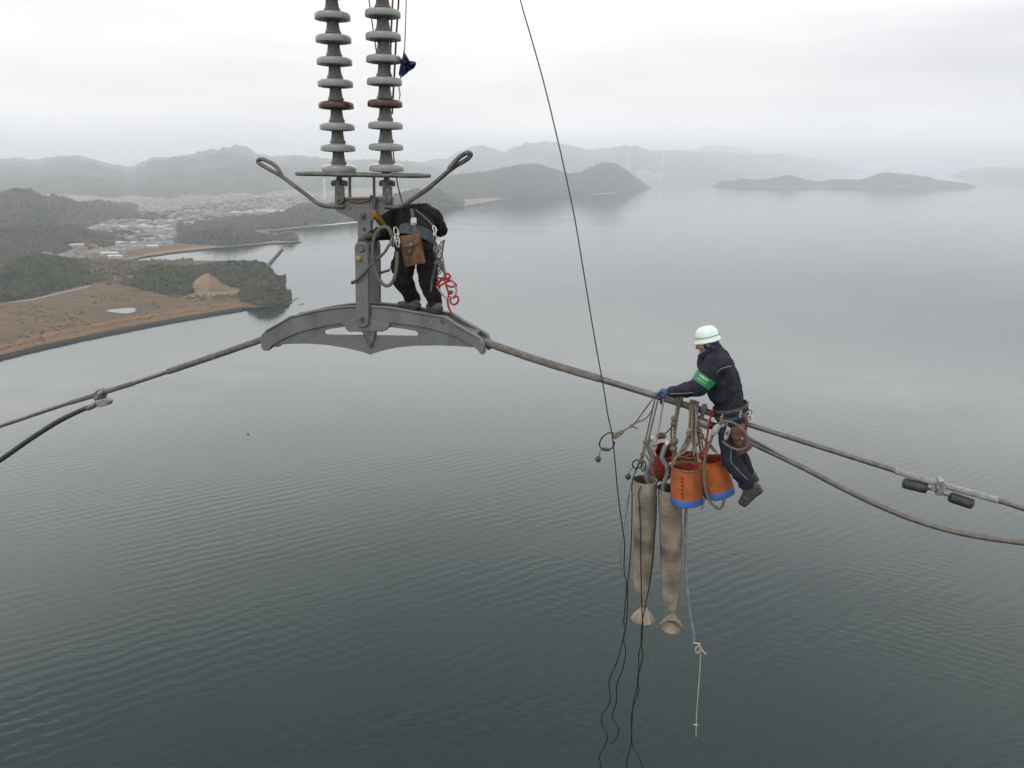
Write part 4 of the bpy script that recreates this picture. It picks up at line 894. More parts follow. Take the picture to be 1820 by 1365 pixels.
fs = [(i*n+k, i*n+(k+1) % n, (i+1)*n+(k+1) % n, (i+1)*n+k) for i in range(len(prof)-1) for k in range(n)]
hl3.add(vs, fs); he = hl3.build('helmet', helm, pB); sd_ = he.modifiers.new('shell', 'SOLIDIFY'); sd_.thickness = .004; sd_.offset = -1
bd = MB(); bd.tube([hc+HF2*(.1155*math.cos(a))+LEFT*(.0992*math.sin(a))+HU2*.030 for a in [2*math.pi*i/40 for i in range(41)]], .0028, 6, 1, caps=False); bd.build('stripe', M('dark helmet stripe', (0.06, 0.07, 0.07), 0.6), he)
bd = MB(); bd.tube([hc-HF2*.03+HF2*(.02*math.cos(a))+LEFT*(.104+.006*math.sin(a))-HU2*(.02+.06*i/12) for i, a in enumerate([math.pi*i/12 for i in range(13)])], .006, 6, 1); bd.build('chin_strap', belt, he)
for wq, kq, ac, sg in ((wrL, knL, NRM, -1), (wrR, knR, -NRM, 1)):
    gm = MB(); hand(gm, wq, kq, ZUP, ac, 1.22, .95); gm.capsule(wq-(kq-wq).normalized()*.05, wq, .047, .042, 12); cloth(gm, 'glove', glove, pB, .0045, 2, .003)
# armband with its white print, reflective piping, belt
u_ = (elL-shL).normalized(); am = shL.lerp(elL, .70)
ab = MB().lathe(am-u_*.047, u_, [(.105, 0), (.110, .004), (.104, .05), (.100, .092), (.094, .096)], 28); arm = ab.build('armband', greenb, pB); arm['label'] = 'green armband with small white writing'
wt = MB(); side = (LEFT-u_*LEFT.dot(u_)).normalized(); tn = u_.cross(side)
for row, (s0, hgt) in enumerate(((-.022, .011), (.012, .006))):
    for q_ in range(5 if row == 0 else 8):
        ph = -.15+q_*(.19 if row == 0 else .11)
        for dx, dh, wx, wh in ((0, .8, 1, .16), (0, -.6, 1, .16), (-.6, 0, .16, 1), (.35, .1, .16, .8)):
            an_ = ph+dx*(.055 if row == 0 else .03); cpt = am+u_*(s0+dh*hgt*.6)+(side*math.cos(an_)+tn*math.sin(an_))*.1065
            wt.box(cpt, (side*-math.sin(an_)+tn*math.cos(an_))*(hgt*.75*wx), u_*(hgt*.7*wh), (side*math.cos(an_)+tn*math.sin(an_))*.0016)
wt.build('print', white, arm, smooth=False)
pp = MB()
pp.tube(KK([(1301, 650.5), (1292, 652), (1281, 656), (1270, 665), (1262, 675), (1255, 684), (1250, 690)], -.30), .0034, 6, 4); pp.build('piping', M('reflective piping', (0.27, 0.25, 0.215), 0.5), jacket)
pp = MB(); pp.tube(KK([(1247, 693), (1235, 697), (1220, 699), (1205, 699.5), (1190, 700)], -.33), .0028, 6, 4); pp.build('piping', MATS['reflective piping'], jacket)
pp = MB(); pp.tube(KK([(1300, 800), (1299, 812), (1299.5, 821), (1306, 829), (1317, 841), (1329, 852)], -.345), .0026, 6, 4); pp.build('piping', MATS['reflective piping'], trousers)
bx = (ALONG*.97+ZUP*.26).normalized(); bu = (ZUP-bx*ZUP.dot(bx)).normalized(); bc = K(1299, 728, 0)
def oval(c, rx, ry, h0, h1, mat, name, par, n=44, th=.006):
    mb = MB(); vs = []
    for (dr, h_) in ((0, h0), (th, h0+.004), (th, h1-.004), (0, h1)):
        for k in range(n):
            a = 2*math.pi*k/n; vs.append(c+bx*((rx+dr)*math.cos(a))+NRM*((ry+dr)*math.sin(a))+bu*h_)
    mb.add(vs, [(i*n+k, i*n+(k+1) % n, (i+1)*n+(k+1) % n, (i+1)*n+k) for i in range(3) for k in range(n)])
    return mb.build(name, mat, par)
wb = oval(bc, .158, .188, -.055, .050, navy, 'waist_pad', pB)
oval(bc, .164, .195, .016, .050, belt, 'strap', wb); oval(bc, .164, .195, -.062, -.026, belt, 'strap', wb)
for a in (-2.05, -1.0):
    for da in (-.045, .045):
        c_ = bc+bx*(.176*math.cos(a+da))+NRM*(.208*math.sin(a+da))+bu*(-.006 + da*.3)
        tx = (bx*(-.15*math.sin(a))+NRM*(.18*math.cos(a))).normalized()
        MB().tube([c_+tx*(.011*math.cos(t))+bu*(.015*math.sin(t)) for t in [2*math.pi*i/16 for i in range(17)]], .0032, 6, 1, caps=False).build('ring', chrome, wb)
for i, (x, y, r) in enumerate(((1327, 718, .022), (1331, 722, .014), (1333, 733, .018), (1335, 741, .012), (1331, 744, .016), (1329, 736, .02))):
    q = K(x, y, -.03*i+.05); MB().tube([q+bx*(r*math.cos(t))+NRM*(r*.6*math.sin(t))+ZUP*(r*math.sin(t)) for t in [2*math.pi*j/14 for j in range(15)]], .0048, 6, 1, caps=False).build('ring', chrome if i % 2 else galvd, wb)

def pouch(name, label, quad, off, thick, flapfrac, studxy, loopxy):
    P = KK(quad, off); t = thing(name, (P[0]+P[1])/2, label, 'tool pouch')
    a, b, c_, d_ = P      # top left, top right, bottom right, bottom left
    mb = MB(); nu, nv = 8, 8; vs = []
    for s_ in (-1, 1):
        for j in range(nv+1):
            for i in range(nu+1):
                u, v = i/nu, j/nv; p = (a*(1-u)+b*u)*(1-v)+(d_*(1-u)+c_*u)*v
                bul = math.sin(u*math.pi)**.5*min(1, .35+v*1.1)*(1 if v < .9 else .75); vs.append(p+NRM*(s_*thick*.5*max(.15, bul)))
    m_ = (nu+1)*(nv+1)
    for s_ in (0, 1):
        for j in range(nv):
            for i in range(nu): o = s_*m_+j*(nu+1)+i; mb.f.append((o, o+1, o+nu+2, o+nu+1))
    rim = [i for i in range(nu+1)]+[j*(nu+1)+nu for j in range(1, nv+1)]+[nv*(nu+1)+i for i in range(nu-1, -1, -1)]+[j*(nu+1) for j in range(nv-1, 0, -1)]
    for i in range(len(rim)): q, r = rim[i], rim[(i+1) % len(rim)]; mb.f.append((q, r, r+m_, q+m_))
    mb.v = vs; mb.build('bag', leather, t)
    fl = MB(); vs = []
    for th in (0, .006):
        for j in range(5):
            for i in range(9):
                u = i/8; v = (j/4)*flapfrac*(1-.35*abs(2*u-1)**2); p = (a*(1-u)+b*u)*(1-v)+(d_*(1-u)+c_*u)*v
                vs.append(p-NRM*(thick*.5*max(.2, math.sin(u*math.pi)**.5*min(1, .35+v*1.1))+.004+th+.004*j))
    for th in (0, 1):
        for j in range(4):
            for i in range(8): o = th*45+j*9+i; fl.f.append((o, o+1, o+10, o+9))
    for i in range(8): fl.f += [(36+i, 37+i, 82+i, 81+i), (i, i+1, 46+i, 45+i)]
    for j in range(4): fl.f += [(j*9, j*9+9, 54+j*9, 45+j*9), (j*9+8, j*9+17, 62+j*9, 53+j*9)]
    fl.v = vs; f_ = fl.build('flap', leather, t)
    q = K(studxy[0], studxy[1], off-thick*.5-.03); MB().lathe(q, -NRM, [(.001, .004), (.007, .003), (.009, 0), (.009, -.02)], 14).build('stud', chrome, f_)
    MB().tube([K(x, y, off-thick*.5-.008) for x, y in loopxy], .007, 8, 5).build('loop', rubber, t)
    return t
pouch('tool_pouch', 'worn tan leather pouch on the belt of the worker in the pale helmet', [(1298, 762), (1322, 752), (1337, 796), (1309, 811)], -.30, .09, .42, (1319, 780), [(1303, 780), (1308, 790), (1318, 792), (1324, 782)])
sp_ = MB(); sp_.tube(KK([(1323, 735), (1326, 750), (1324, 768)], -.24), .016, 6, 4); tag(sp_.build('belt_strap', leather, loc=K(1323, 735, -.24)), 'narrow leather strap holding the pouch to the seated worker belt', 'strap')

# safety lanyard of the seated worker
def carabiner(name, label, c, ax, ay, L, Wd, r, mat):
    P = [c+ax*(Wd*math.cos(t)*(1 if math.sin(t) > 0 else .75))+ay*(L*math.sin(t)) for t in [2*math.pi*i/20 for i in range(21)]]
    t_ = thing(name, c, label, 'carabiner'); MB().tube(P, r, 8, 1, caps=False).build('hook', mat, t_)
    MB().tube([c+ax*Wd*1.02-ay*L*.35, c+ax*Wd*1.02+ay*L*.35], r*1.5, 10, 1).build('gate', mat, t_); return t_
line('lanyard', 'grey safety lanyard looped in front of the seated worker pouch', 'lanyard', Z4((925, 850), (950, 872), (985, 893), (1030, 908), (1070, 902), (1098, 880), (1102, 845), (1085, 805), (1050, 762), (1005, 730), (955, 716), (915, 722), (893, 745), (878, 775)), -.40, .0125, greyrope, 10)
gr = MB(); gr.tube(KK(Z4((905, 740), (890, 757), (875, 780), (862, 802)), -.41), [.018, .03, .034, .026], 14, 5)
tag(gr.build('rope_grab', M('pale worn sleeve', (0.33, 0.31, 0.28), 0.7), loc=K(1275, 765, -.41)), 'pale sleeve gripping the grey lanyard at the worker thigh', 'rope sleeve')
cw = thing('lanyard_adjuster', K(1292, 771, -.36), 'bright metal lanyard adjuster hanging at the seated worker hip', 'adjuster')
MB().prism(KK(Z4((948, 772), (962, 755), (980, 768), (976, 800), (962, 835), (942, 850), (932, 830), (940, 798)), -.385), .03).build('cheek_plate', chrome, cw, bevel=.006)
MB().tube(KK(Z4((958, 760), (952, 738), (958, 726)), -.37), .006, 8, 4).build('shackle', chrome, cw)
q = K(*Z4((958, 800))[0], -.41); MB().tube([q, q+NRM*.06], .014, 12, 1).build('pin', galvd, cw)
carabiner('carabiner', 'small bright hook on the lanyard beside the pale sleeve', K(*Z4((922, 745))[0], -.40), ALONG, (ZUP+ALONG*.6).normalized(), .026, .012, .005, chrome)

# ---- worker bent over on the clamp, back towards us
fA = 0.03
pelA = K(741, 437, fA+.02); wstA = K(742, 416, fA+.06)
sA_L, sA_R = K(693, 386, fA+.36), K(768, 386, fA+.36)
hA_L, hA_R = K(722, 445, fA), K(758, 446, fA)
kA_L, kA_R = K(715, 496, fA-.08), K(761, 500, fA-.08)
aA_L, aA_R = K(735, 533, fA+.04), K(775, 539, fA-.06)
eA_L, wA_L, nA_L = K(690, 412, fA+.22), K(660, 419, -.02), K(649, 421, -.07)
eA_R, wA_R, nA_R = K(781, 407, fA+.42), K(750, 400, fA+.72), K(736, 396, fA+.76)
chA = K(736, 386, fA+.36); hdA = K(716, 392, fA+.62)
body = MB()
body.ellipsoid(hdA, ALONG*.076, NRM*.098, ZUP*.112, 20, 14); body.ellipsoid(hdA+NRM*.05-ZUP*.05, ALONG*.06, NRM*.07, ZUP*.07, 16, 10)
fcA = hdA+NRM*.096
body.capsule(fcA-ZUP*.005, fcA-ZUP*.045+NRM*.012, .010, .015, 10); body.capsule(fcA-ZUP*.08-ALONG*.02, fcA-ZUP*.08+ALONG*.02, .009, .009, 8)
for s_ in (-1, 1): body.ellipsoid(hdA+ALONG*(s_*.078), ALONG*.012, NRM*.026, ZUP*.034, 10, 8)
body.capsule(hdA-NRM*.04, chA, .058, .07); body.capsule(chA, wstA, .12, .11, 16, 1.35, ALONG); body.capsule(wstA, pelA, .11, .12, 16, 1.3, ALONG)
for a, b, c_, d_, ac in ((sA_L, eA_L, wA_L, nA_L, NRM), (sA_R, eA_R, wA_R, nA_R, ALONG)):
    body.capsule(chA, a, .08, .06); body.capsule(a, b, .052, .043); body.capsule(b, c_, .043, .03); hand(body, c_, d_, ZUP, ac, .95, .8)
for a, b, c_ in ((hA_L, kA_L, aA_L), (hA_R, kA_R, aA_R)): body.capsule(a, b, .085, .058); body.capsule(b, c_, .058, .04); body.capsule(c_, c_-ZUP*.05, .04, .04)
pA = body.build('person', skin, loc=pelA)
r_ = pA.modifiers.new('remesh', 'REMESH'); r_.mode = 'VOXEL'; r_.voxel_size = .007; r_.use_smooth_shade = True
s_ = pA.modifiers.new('smooth', 'SMOOTH'); s_.iterations = 2
tag(pA, 'person in black work clothes bending forward on the steel clamp, back turned', 'person')
jk = MB()
jk.capsule(wstA, chA-ZUP*.01, .150, .158, 18, 1.32, ALONG); jk.capsule(K(730, 390, fA+.30), K(752, 386, fA+.32), .15, .15, 16)
jk.capsule(K(738, 424, fA+.03), wstA, .140, .146, 18, 1.32, ALONG)
jk.capsule(chA, hdA-NRM*.05, .12, .09, 14)
for a, b, c_ in ((sA_L, eA_L, wA_L), (sA_R, eA_R, wA_R)):
    jk.capsule(chA, a, .13, .108); jk.capsule(a, b, .108, .088); jk.capsule(b, b.lerp(c_, .93), .086, .058)
jkA = cloth(jk, 'jacket', black, pA, .011, 5, .04)
tr = MB(); tr.capsule(K(740, 424, fA+.03), pelA, .142, .152, 18, 1.25, ALONG)
for a, b, c_ in ((hA_L, kA_L, aA_L), (hA_R, kA_R, aA_R)): tr.capsule(a, b, .128, .102); tr.capsule(b, b.lerp(c_, .95), .102, .082)
tr.capsule(K(704, 470, fA-.05), K(702, 478, fA-.06), .06, .05)
trA = cloth(tr, 'trousers', black, pA, .011, 4, .042)
for an, toe, heel in ((aA_L, K(712, 541.5, fA+.06), K(741, 542.5, fA-.04)), (aA_R, K(764, 544, fA+.0), K(780, 549, fA-.14))):
    bt = MB(); bt.capsule(an+ZUP*.05, an-ZUP*.015, .062, .058); bt.capsule(heel, toe, .045, .040, 14, 1.15, NRM); bt.capsule(an-ZUP*.01, toe.lerp(heel, .4), .055, .046); bt.capsule(an, heel, .055, .044)
    bo = cloth(bt, 'shoe', shoe, pA, .008, 3, .006)
    sl = MB(); sl.capsule(heel-ZUP*.035, toe-ZUP*.032, .022, .022, 12, 2.2, NRM); cloth(sl, 'sole', rubber, bo, .006, 2, 0)
hm_ = MB(); hm_.ellipsoid(hdA+ZUP*.03, ALONG*.115, NRM*.135, ZUP*.115, 28, 10, 0, math.pi*.55); hh = hm_.build('helmet', helm, pA); q = hh.modifiers.new('shell', 'SOLIDIFY'); q.thickness = .004
for wq, kq, ac in ((wA_L, nA_L, NRM), (wA_R, nA_R, ALONG)):
    gm = MB(); hand(gm, wq, kq, ZUP, ac, 1.3, .85); gm.capsule(wq-(kq-wq).normalized()*.05, wq, .05, .045, 12); cloth(gm, 'glove', glvb, pA, .005, 2, .004)
# belt round the waist, slanting down to the right; back strap and buckle
ax_ = (ALONG*.965-ZUP*.16).normalized(); fo = (NRM*.80+ZUP*.60); fo = (fo-ax_*fo.dot(ax_)).normalized(); av = ax_.cross(fo); av = av if av.dot(ZUP+NRM) < 0 or True else -av
def ovalA(c, rx, ry, h0, h1, mat, name, par, th=.007, n=44):
    nn = (NRM*.55+ZUP*.83).normalized(); nn = (nn-ax_*nn.dot(ax_)).normalized(); dd = ax_.cross(nn)
    mb = MB(); vs = []
    for (dr, h_) in ((0, h0), (th, h0+.004), (th, h1-.004), (0, h1)):
        for k in range(n):
            a = 2*math.pi*k/n; vs.append(c+ax_*((rx+dr)*math.cos(a))+dd*((ry+dr)*math.sin(a))+nn*h_)
    mb.add(vs, [(i*n+k, i*n+(k+1) % n, (i+1)*n+(k+1) % n, (i+1)*n+k) for i in range(3) for k in range(n)])
    return mb.build(name, mat, par)
tealw = M('teal grey webbing', (0.035, 0.052, 0.056), 0.75, 0, (0.02, 0.03, 0.033), 18, 4, .2, 100)
wbA = ovalA(K(742, 419, fA+.05), .206, .170, -.075, .045, tealw, 'waist_pad', pA)
ovalA(K(742, 419, fA+.05), .214, .177, -.085, -.04, belt, 'strap', wbA)
sA = MB(); sA.tube(KK(Z3((748, 175), (755, 220), (765, 275), (775, 345), (785, 400)), fA-.10), .017, 6, 4)
sb = sA.build('back_strap', M('grey back strap', (0.12, 0.125, 0.125), 0.7), pA)
for x0, y0, rx_, ry_ in ((756, 296, 2.2, 4.2), (781, 296, 2.2, 4.2), (758, 323, 2.4, 3.2), (780, 323, 2.4, 3.2)):
    cx, cy = Z3((x0, y0))[0]; MB().tube([K(cx+rx_*math.cos(t), cy+ry_*math.sin(t), fA-.125) for t in [2*math.pi*i/14 for i in range(15)]], .0065, 6, 1, caps=False).build('buckle', chrome, sb)
MB().box(K(*Z3((769, 303))[0], fA-.122), ALONG*.022, NRM*.006, ZUP*.02).build('buckle_plate', chrome, sb, bevel=.004)
MB().tube(KK(Z3((790, 185), (850, 235), (910, 290), (960, 345), (990, 400)), fA-.02), .008, 6, 4).build('back_strap', MATS['grey back strap'], pA)
pouch('tool_pouch', 'brown leather tool pouch hanging from the back of the bending worker', Z3((622, 452), (832, 432), (888, 722), (682, 765)), fA-.26, .10, .38, Z3((738, 536))[0], Z3((640, 530), (672, 605), (705, 635), (740, 620), (762, 560)))
ls_ = MB(); ls_.tube(KK(Z3((800, 365), (812, 410), (815, 445)), fA-.24), .013, 6, 3); tag(ls_.build('belt_strap', leather, loc=K(742, 410, fA-.24)), 'short leather strap joining the brown pouch to the bending worker belt', 'strap')
# grey lanyard hose, grab and metalwork at his left
line('lanyard', 'thick grey lanyard looped from the bending worker belt', 'lanyard', Z3((600, 610), (602, 680), (595, 780), (572, 880), (535, 940), (495, 955), (450, 930), (405, 860), (375, 760), (358, 660), (355, 560), (368, 480), (400, 410), (445, 370), (490, 362), (525, 390), (545, 445)), fA-.33, .019, greyrope, 10)
line('lanyard', 'straight grey lanyard reaching from the belt round the hanger', 'lanyard', [(692, 434, fA-.30), (683, 449, -.30), (668, 463, -.27), (650, 481, -.235), (633, 498, -.235), (626.5, 501, -.20), (627, 503, -.08), (640, 497, .10), (670, 487, .2), (692, 480, fA-.1)], 0, .014, greyrope, 10)
gb = thing('rope_grab', K(*Z3((542, 505))[0], fA-.33), 'grey metal rope grab on the bending worker lanyard', 'rope grab')
MB().prism(KK(Z3((545, 445), (562, 455), (555, 500), (545, 550), (520, 558), (515, 540), (528, 480)), fA-.35), .035).build('cheek_plate', galv, gb, bevel=.008)
MB().prism(KK(Z3((572, 480), (585, 488), (575, 540), (560, 570), (545, 565), (560, 520)), fA-.34), .03).build('lever', galvd, gb, bevel=.006)
for (x, y, L, Wd, l) in ((592, 420, 8.5, 4, 'upper bright hook at the left of the bending worker belt'), (602, 500, 10, 4, 'long bright hook below the upper one at the belt left side')):
    carabiner('carabiner', l, K(*Z3((x, y))[0], fA-.33), (ALONG*.6+NRM*.8), (ZUP-ALONG*.15).normalized(), L*PX*.55*2, Wd*PX, .0052, chrome)
# metal and tools hanging at his right
for (x, y, L, Wd, ti, m, l) in ((980, 385, 7, 3.0, -.3, chrome, 'topmost bright hook at the right of the bending worker belt'), (1025, 520, 10, 4.4, -.15, chrome, 'large bright snap hook hanging at the right of the bending worker'), (1048, 545, 6, 3, .2, galv, 'small grey hook right of the large bright snap hook'), (1035, 660, 7.5, 4.5, .1, galv, 'grey ring hook above the red rope coil'), (1020, 690, 8, 3.6, -.3, galvd, 'dark hook beside the grey ring hook above the red rope')):
    carabiner('carabiner', l, K(*Z3((x, y))[0], fA-.20), (ALONG*.8+NRM*.6), (ZUP+ALONG*ti).normalized(), L*PX*.9, Wd*PX*.9, .005, m)
for l, pts, r, m in (('dark hammer-headed bar sticking up right of the bending worker hip', Z3((1075, 500), (1062, 580), (1055, 640)), .010, galvd), ('dark spanner hanging lowest at the right of the bending worker', Z3((1010, 690), (985, 800), (962, 900), (942, 1010)), .011, galvd), ('green-handled tool hanging beside the dark spanner', Z3((1000, 720), (985, 780), (970, 850), (950, 935)), .016, M('green tool handle', (0.03, 0.055, 0.045), .6)), ('grey strap hanging above the red rope coil', Z3((1040, 640), (1062, 720), (1075, 790), (1085, 850)), .014, galvd), ('thin dark rod in the tool bunch of the bending worker', Z3((1000, 620), (1030, 700), (1035, 800)), .010, galvd)):
    tl = thing('hand_tool', K(*pts[0], fA-.2), l, 'tool'); MB().tube(KK(pts, fA-.2), r, 8, 3).build('handle', m, tl)
    a_ = K(*pts[0], fA-.2); MB().box(a_, ALONG*r*1.4, NRM*r*.9, ZUP*r*.8).build('head', galvd, tl, bevel=.003)
bn = thing('chain', K(*Z3((1010, 480))[0], fA-.19), 'bunch of grey chain links and small shackles above the red rope', 'chain'); r0 = random.Random(9)
for i in range(22):
    x, y = 985+i*3.0+r0.uniform(-22, 26), 450+i*17+r0.uniform(-10, 10); q = K(*Z3((x, y))[0], fA-.19-r0.uniform(0, .05)); a1 = r0.uniform(0, 3.14); u1 = (ALONG*math.cos(a1)+NRM*math.sin(a1)); u2 = (ZUP+ALONG*r0.uniform(-.7, .7)).normalized()
    MB().tube([q+u1*(.016*math.cos(t))+u2*(.030*math.sin(t)) for t in [2*math.pi*j/12 for j in range(13)]], .0058, 6, 1, caps=False).build('link', (chrome, galvd, galvd, galv)[i % 4], bn)
for i, (pts, l) in enumerate(((Z3((1000, 870), (1060, 880), (1140, 870), (1110, 830), (1085, 860), (1000, 930), (1050, 900), (1130, 885), (1090, 930), (1140, 965), (1195, 955), (1190, 935), (1140, 905), (1060, 940), (1020, 965), (1035, 910), (1090, 890)), 'tangle of red rope hanging beside the bending worker right leg'),
                (Z3((1085, 900), (1110, 990), (1130, 1040), (1160, 1020), (1140, 1010), (1120, 1060), (1165, 1075), (1205, 1060), (1222, 1085), (1215, 1120), (1180, 1145), (1145, 1130), (1140, 1090)), 'red rope knot and loop below the tangle of red rope'),
                (Z3((1112, 1090), (1118, 1150), (1135, 1200), (1160, 1245)), 'loose red rope end hanging lowest by the bending worker shoe'))):
    line('rope', l, 'rope', pts, fA-.22, .0105, roper, 8, 5)
line('cord', 'pale pinkish cord looped through the red rope', 'cord', Z3((1150, 890), (1185, 950), (1200, 1000), (1190, 1045), (1150, 1078), (1100, 1075), (1060, 1045), (1020, 985), (1000, 955)), fA-.225, .010, M('pinkish cord', (0.30, 0.20, 0.18), .8), 8)
# lever tool and yellow sling at the yoke
tl = thing('lever_tool', K(664, 365, -.09), 'teal grey lever bar hooked over the yoke plate edge', 'tool')
MB().prism(KK([(659.5, 349), (664, 347.5), (668, 350), (667, 366), (665.5, 376), (662, 376), (661, 362)], -.075), .03).build('bar', teal, tl, bevel=.006)
MB().tube(KK([(658, 350), (666, 349)], -.06), .02, 10, 1).build('head', teal, tl, bevel=.004)
line('sling', 'yellow webbing sling between the yoke and the bending worker shoulder', 'sling', [(663, 375, -.06), (666, 382, -.05), (671, 388, .02), (676, 394, .10), (682, 402, .2)], 0, .034, ywebb, 10)

# ================================================================== what hangs under the cable
k4 = mpp(K(1210, 830))
def bucket(label, top, bot, rt, rb, tilt, body_m, base_m, off, baseh=.14, marks=False):
    A = K(top[0], top[1], off); B = K(bot[0], bot[1], off); B = B+NRM*tilt; ax = (A-B); L = ax.length; ax.normalize()
    t = thing('bucket', B, label, 'bucket', 'canvas tool buckets hanging from the cable')
    wv = lambda i, a: 1+.015*math.sin(a*3+i*.8)+.01*math.sin(a*7+i)
    rt *= k4; rb *= k4; f = lambda h: rb+(rt-rb)*h
    MB().lathe(B, ax, [(f(h), h*L) for h in [baseh+(1-baseh)*i/10 for i in range(11)]]+[(rt*1.02, L+.004), (rt*.97, L+.004), (rt*.955, L-.02)], 40, ALONG, wv).build('body', body_m, t)
    MB().lathe(B, ax, [(rt*.95, L-.01), (rb*.95, .03), (.001, .03)], 40, ALONG, wv).build('lining', inner, t)
    MB().lathe(B, ax, [(.001, -.006), (rb*.85, -.004), (rb*.985, .008), (rb*1.02, .03), (f(baseh)*1.018, baseh*L), (f(baseh)*.99, baseh*L+.002)], 40, ALONG, wv).build('base', base_m, t)
    MB().tube([A+(ALONG*math.cos(q)+(ax.cross(ALONG))*math.sin(q)).normalized()*(rt*1.01) for q in [2*math.pi*i/36 for i in range(37)]], .007, 8, 1, caps=False).build('rim_rope', rope if marks else redor, t)
    if marks:
        fr = -NRM; fr = (fr-ax*fr.dot(ax)).normalized(); sx_ = ax.cross(fr); r0 = random.Random(4)
        for g in range(6):
            h_ = .80-.10*g; mk = MB()
            for (dx, dy, wx, wy) in (((0, .5, 1, .16), (0, -.35, .18, .7)) if g == 3 else [(0, .3, .9, .14), (0, 0, .16, 1.0)]+[(r0.uniform(-.3, .3), r0.uniform(-.8, .8), r0.choice((.9, .7)), .14) for _ in range(3)]):
                an = -.16+dx*.10; rad = (f(h_)*1.012+.004); cpt = B+ax*(h_*L+dy*.014)+(fr*math.cos(an)+sx_*math.sin(an))*rad
                mk.box(cpt, (sx_*math.cos(an)-fr*math.sin(an))*(.016*wx), ax*(.0155*wy), (fr*math.cos(an)+sx_*math.sin(an))*.0022)
            mk.build('character', ink, t, smooth=False)
    return A, ax, rt
bA = bucket('orange bucket with blue base and black vertical writing, nearest one', (1219.5, 829), (1221, 893), 26, 28.5, -.015, orange, blue, -.17, .20, True)
bB = bucket('tilted orange bucket with blue base against the seated worker legs', (1264, 817), (1279, 880), 24.5, 27, -.0, orange, blue, -.05, .21)
bC = bucket('faded red orange bucket tipped open behind the two canvas bags', (1182, 801), (1168, 850), 19, 23, .16, redor, redor, .10, .1)
bD = bucket('red bucket half hidden behind the front orange bucket', (1225, 811), (1226, 868), 22, 24, .02, redor, blue, .22, .14)

def canvas_bag(label, tx, ty, rx, body_px, tie, off, fan):
    A = K(tx, ty, off); t = thing('canvas_bag', A, label, 'bag', 'long canvas bags hanging under the cable')
    # rings down the bag: (x, y, halfwidth px, depth factor)
    n = 36; mb = MB(); vs = []; rows = [(tx, ty, rx, 1.0)]+body_px
    dense = []
    for (a, b) in zip(rows, rows[1:]):
        for s in range(6): q = s/6; dense.append(tuple(a[i]*(1-q)+b[i]*q for i in range(4)))
    dense.append(rows[-1]); m_ = len(dense)
    for i, (x, y, hw_, df) in enumerate(dense):
        C = K(x, y, off); v = i/(m_-1)
        for k in range(n):
            a = 2*math.pi*k/n
            w_ = 1+(.02+.05*v)*math.sin(a*2+v*7+tx)+(.015+.10*v*v)*math.sin(a*5+1.3*v)+.22*max(0, v-.8)/.2*math.sin(a*9)*.6
            w_ += .012*mnoise.noise(V((math.cos(a)*2, math.sin(a)*2, v*9+tx)))*3
            vs.append(C+ALONG*(hw_*k4*math.cos(a)*w_)+NRM*(hw_*k4*df*math.sin(a)*w_))
    mb.add(vs, [(i*n+k, i*n+(k+1) % n, (i+1)*n+(k+1) % n, (i+1)*n+k) for i in range(m_-1) for k in range(n)])
    o = mb.build('body', canvas, t); sd_ = o.modifiers.new('cloth', 'SOLIDIFY'); sd_.thickness = .005; sd_.offset = -1
    li = MB(); vs = []
    for (dy, s) in ((.4, .955), (16, .93), (40, .9), (70, .86)):
        C = K(tx+(body_px[1][0]-tx)*dy/120, ty+dy, off)
        for k in range(n): a = 2*math.pi*k/n; vs.append(C+ALONG*(rx*k4*s*math.cos(a))+NRM*(rx*k4*s*math.sin(a)))
    li.add(vs, [(i*n+k, i*n+(k+1) % n, (i+1)*n+(k+1) % n, (i+1)*n+k) for i in range(3) for k in range(n)]+[tuple(3*n+k for k in range(n))])
    li.build('lining', canvas_in, t)
    MB().tube([A+ALONG*(rx*k4*1.01*math.cos(q))+NRM*(rx*k4*1.01*math.sin(q)) for q in [2*math.pi*i/36 for i in range(37)]], .006, 8, 1, caps=False).build('rim', canvas, t)
    T = K(tie[0], tie[1], off); MB().lathe(T-ZUP*.012, ZUP, [(.026, 0), (.034, .006), (.034, .018), (.026, .024)], 18).build('tie', rope, t)
    D_ = K(fan[0], fan[1], off)+NRM*fan[3]; ax = (D_-T); L = ax.length; ax.normalize(); R = fan[2]*k4
    wav = lambda i, a: 1+(.13 if i < 6 else .05)*math.sin(a*11)*min(1, i/2+.2)
    MB().lathe(T, ax, [(.02, -.01), (.028, .005), (R*.35, L*.25), (R*.62, L*.5), (R*.85, L*.75), (R*1.0, L*.97), (R*1.03, L*1.05), (R*.95, L*1.07), (R*.5, L*.85), (.01, L*.7)], 66, ALONG, wav).build('gathered_end', canvas, t)
    return t
canvas_bag('left long canvas bag, mouth open, gathered end flaring out at the bottom', 1146.5, 853, 21.5, [(1146, 885, 21, .95), (1145, 930, 20.5, .95), (1143.5, 985, 19, .9), (1141, 1030, 15.5, .8), (1140.5, 1058, 11.5, .7), (1144, 1076, 5, .8)], (1144.5, 1077), -.05, (1143.5, 1099, 21, -.02))
canvas_bag('right long canvas bag with a dark stain and rosette shaped gathered end', 1190, 868, 21.5, [(1191, 900, 21.5, .95), (1192, 950, 21.5, .95), (1192, 990, 20, .9), (1191, 1030, 17, .8), (1190, 1062, 13, .75), (1194, 1088, 5.5, .8)], (1195, 1091), -.03, (1196, 1099, 19, -.16))
def tubep(pts, r, n=12, ridges=0):
    return r
